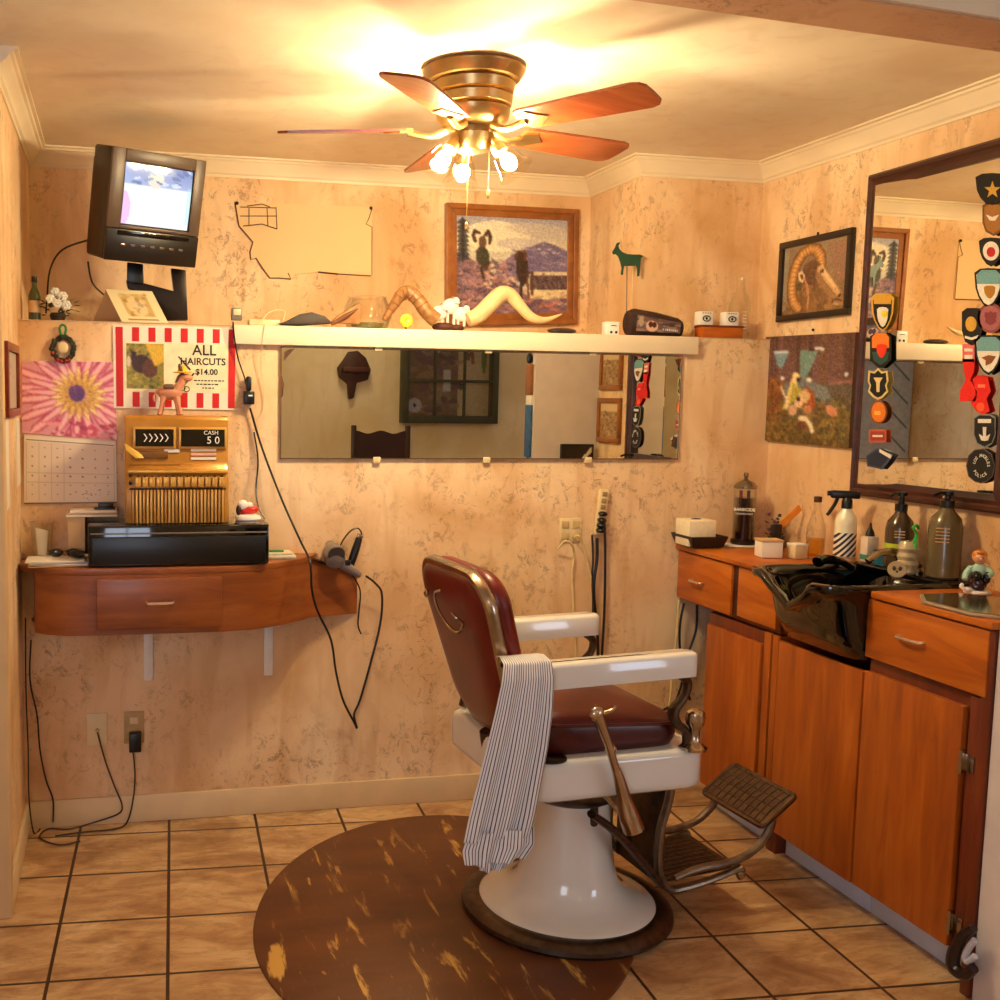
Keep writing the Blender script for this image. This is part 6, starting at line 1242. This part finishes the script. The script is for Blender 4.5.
cv=CV(80,60,(.52,.40,.28),6);cv.rect(.62,0,1,1,(.80,.72,.55));cv.rect(.2,.02,.35,.12,(.88,.86,.8));cv.rect(.38,.02,.52,.12,(.88,.86,.8));cv.specks(60,0,0,.6,1,[(.35,.25,.18),(.62,.5,.38),(.45,.3,.3)],.08,.05);cv.rect(.45,.35,.54,.65,(.78,.78,.76));cv.path([(.70,.05),(.74,.2),(.78,.06),(.80,.25)],.02,(.5,.3,.15));cv.ell(.66,.58,.03,.05,(.3,.25,.2));cv.ell(.93,.2,.03,.2,(.4,.5,.2));cv.ell(.12,.85,.08,.1,(.75,.75,.8));cv.ell(.12,.85,.02,.03,(.1,.1,.15))
cv.grain(.03).obj('shelf_contents',(x0+.045,.012,z1-.05),(x1-.045,.012,z1-.05),(x1-.045,.012,z0+.06),(x0+.045,.012,z0+.06),cbn)
bxx('glass_pane',(x0+.045,.108,z0+.06),(x1-.045,.112,z1-.05),GLASS,.0005)
# apron and cap hung on the end of the pier
st=thing('hanging_apron','blue apron with brown pouch and dark cap, reflected in the long mirror','apron',(2.124,-1.572,1.45));b_=st.location
def ap(px,py):
    p=at(px,py,'y',1.55);return Vector((2.124-.001,0,p.z))-Vector((b_.x,0,b_.z))
def strip(nm,za,zb,wd,th,m_):MB().rbox((-th*.3,-wd/2,zb),(-.0005,wd/2,za),.004).build(nm,m_,st)
zs=[ap(520,y).z for y in (352,364,380,395,405,457)]
strip('blue_cloth',zs[4],zs[5],.075,.05,M('apron_blue',(.22,.38,.56),.7,0,.25,30));strip('white_tag',zs[3]-.002,zs[4]+.002,.07,.045,PAPER);strip('brown_pouch',zs[1],zs[3],.07,.06,M('brown_leather',(.58,.36,.16),.6));MB().ball((-.012,0,(zs[0]+zs[1])/2),(.012,.03,.03)).build('dark_cap',BLACK,st)
MB().rbox((-.02,-.01,zs[5]-.02),(-.0005,.01,zs[5]),.002).build('hook',CHROME,st)
# wooden chair
x_=bk(380,440,4.1);cw=thing('wooden_chair','dark wooden chair with scalloped crest rail reflected at the lower left of the mirror','chair',(x_.x,-4.1,0))
zt=bk(380,432,4.1).z;CWM=M('dark_chair_wood',(.22,.09,.05),.4,0,.2,20)
for s in(-1,1):
    MB().rbox((s*.21-.018,-.02,0),(s*.21+.018,.02,zt+.05),.006).build('back_post',CWM,cw);MB().rbox((s*.20-.018,.36,0),(s*.20+.018,.40,.44),.006).build('leg',CWM,cw)
MB().rbox((-.23,-.02,.44),(.23,.41,.47),.008).build('seat',CWM,cw)
sc2=[(-.2,zt-.22)]+[(-.2+.4*i/16,zt+.012*math.cos(i*PI/4)) for i in range(17)]+[(.2,zt-.22)]
MB().prism([(x,-.01,z) for x,z in sc2],(0,.02,0)).build('crest_rail',CWM,cw,smooth=False);MB().rbox((-.2,-.008,.62),(.2,.008,.70),.004).build('back_slat',CWM,cw)
# small frames on the right wall beyond the framed mirror
for lb,(pa_,pb_,za,zb),colr in (('upper small brown frame beyond the framed mirror',(-1.255,-1.495,1.56,1.78),(.62,.50,.34)),('lower small brown frame with pale sky picture beyond the framed mirror',(-1.25,-1.505,1.29,1.52),(.66,.52,.36))):
    fr=thing('small_picture_frame',lb,'picture frame',(XR,(pa_+pb_)/2,(za+zb)/2),group=None);ym,zm=(pa_+pb_)/2,(za+zb)/2
    frame4(fr,lambda y,z:Vector((0,y-ym,z-zm)),(pa_,pb_),(za,zb),.026,.018,OAKF)
    cv=CV(40,30,colr,12);cv.rect(.05,.08,.95,.28,(.85,.75,.6));cv.specks(60,.05,.3,.95,.95,[(.42,.32,.22),(.7,.58,.42),(.5,.42,.32),(.8,.72,.6)],.08,.03)
    cv.obj('picture_print',Vector((-.009,pa_-ym-.02,zb-zm-.02)),Vector((-.009,pb_-ym+.02,zb-zm-.02)),Vector((-.009,pb_-ym+.02,za-zm+.02)),Vector((-.009,pa_-ym-.02,za-zm+.02)),fr)
bo=thing('dark_photo_book','black and white covered book standing on the worktop by the pier','book',(2.36,-1.485,ZW))
MB().rbox((-.09,-.025,0),(.09,.0,.30),.003).build('book_block',BLACK,bo);cv=CV(30,34,(.15,.12,.12),3);cv.path([(.1,.1),(.5,.4),(.9,.3)],.04,(.85,.85,.82));cv.ell(.4,.7,.2,.15,(.75,.7,.65));cv.ell(.7,.8,.15,.1,(.4,.1,.12));cv.obj('cover_photo',(.085,.0012,.295),(-.085,.0012,.295),(-.085,.0012,.01),(.085,.0012,.01),bo)
# added fill lamp, unseen, to brighten the rear wall in the long mirror
cl=thing('added_fill_lamp','added round fill lamp brightening the rear wall behind the camera','ceiling lamp',(1.7,-4.0,CH))
MB().lathe([(.16,-.03),(.17,-.02),(.17,0)],n=36).build('lamp_base',BRASS,cl)
MB().lathe([(0,-.10),(.06,-.096),(.11,-.08),(.145,-.055),(.155,-.03)],n=36,capb=False).build('glass_bowl',M('fill_lamp_glow',(1,.95,.85),.4,emit=((1,.90,.74),20.)),cl)
# ================================================================ RENDER LOOK
wd=bpy.data.worlds.new('world');bpy.context.scene.world=wd;wd.use_nodes=True
wd.node_tree.nodes['Background'].inputs[0].default_value=(.9,.85,.8,1);wd.node_tree.nodes['Background'].inputs[1].default_value=.3
sc=bpy.context.scene;sc.view_settings.view_transform='Standard';sc.view_settings.look='None';sc.view_settings.gamma=1;sc.view_settings.use_curve_mapping=False
sc.view_settings.exposure=0.06
sc.cycles.max_bounces=8;sc.cycles.transparent_max_bounces=16
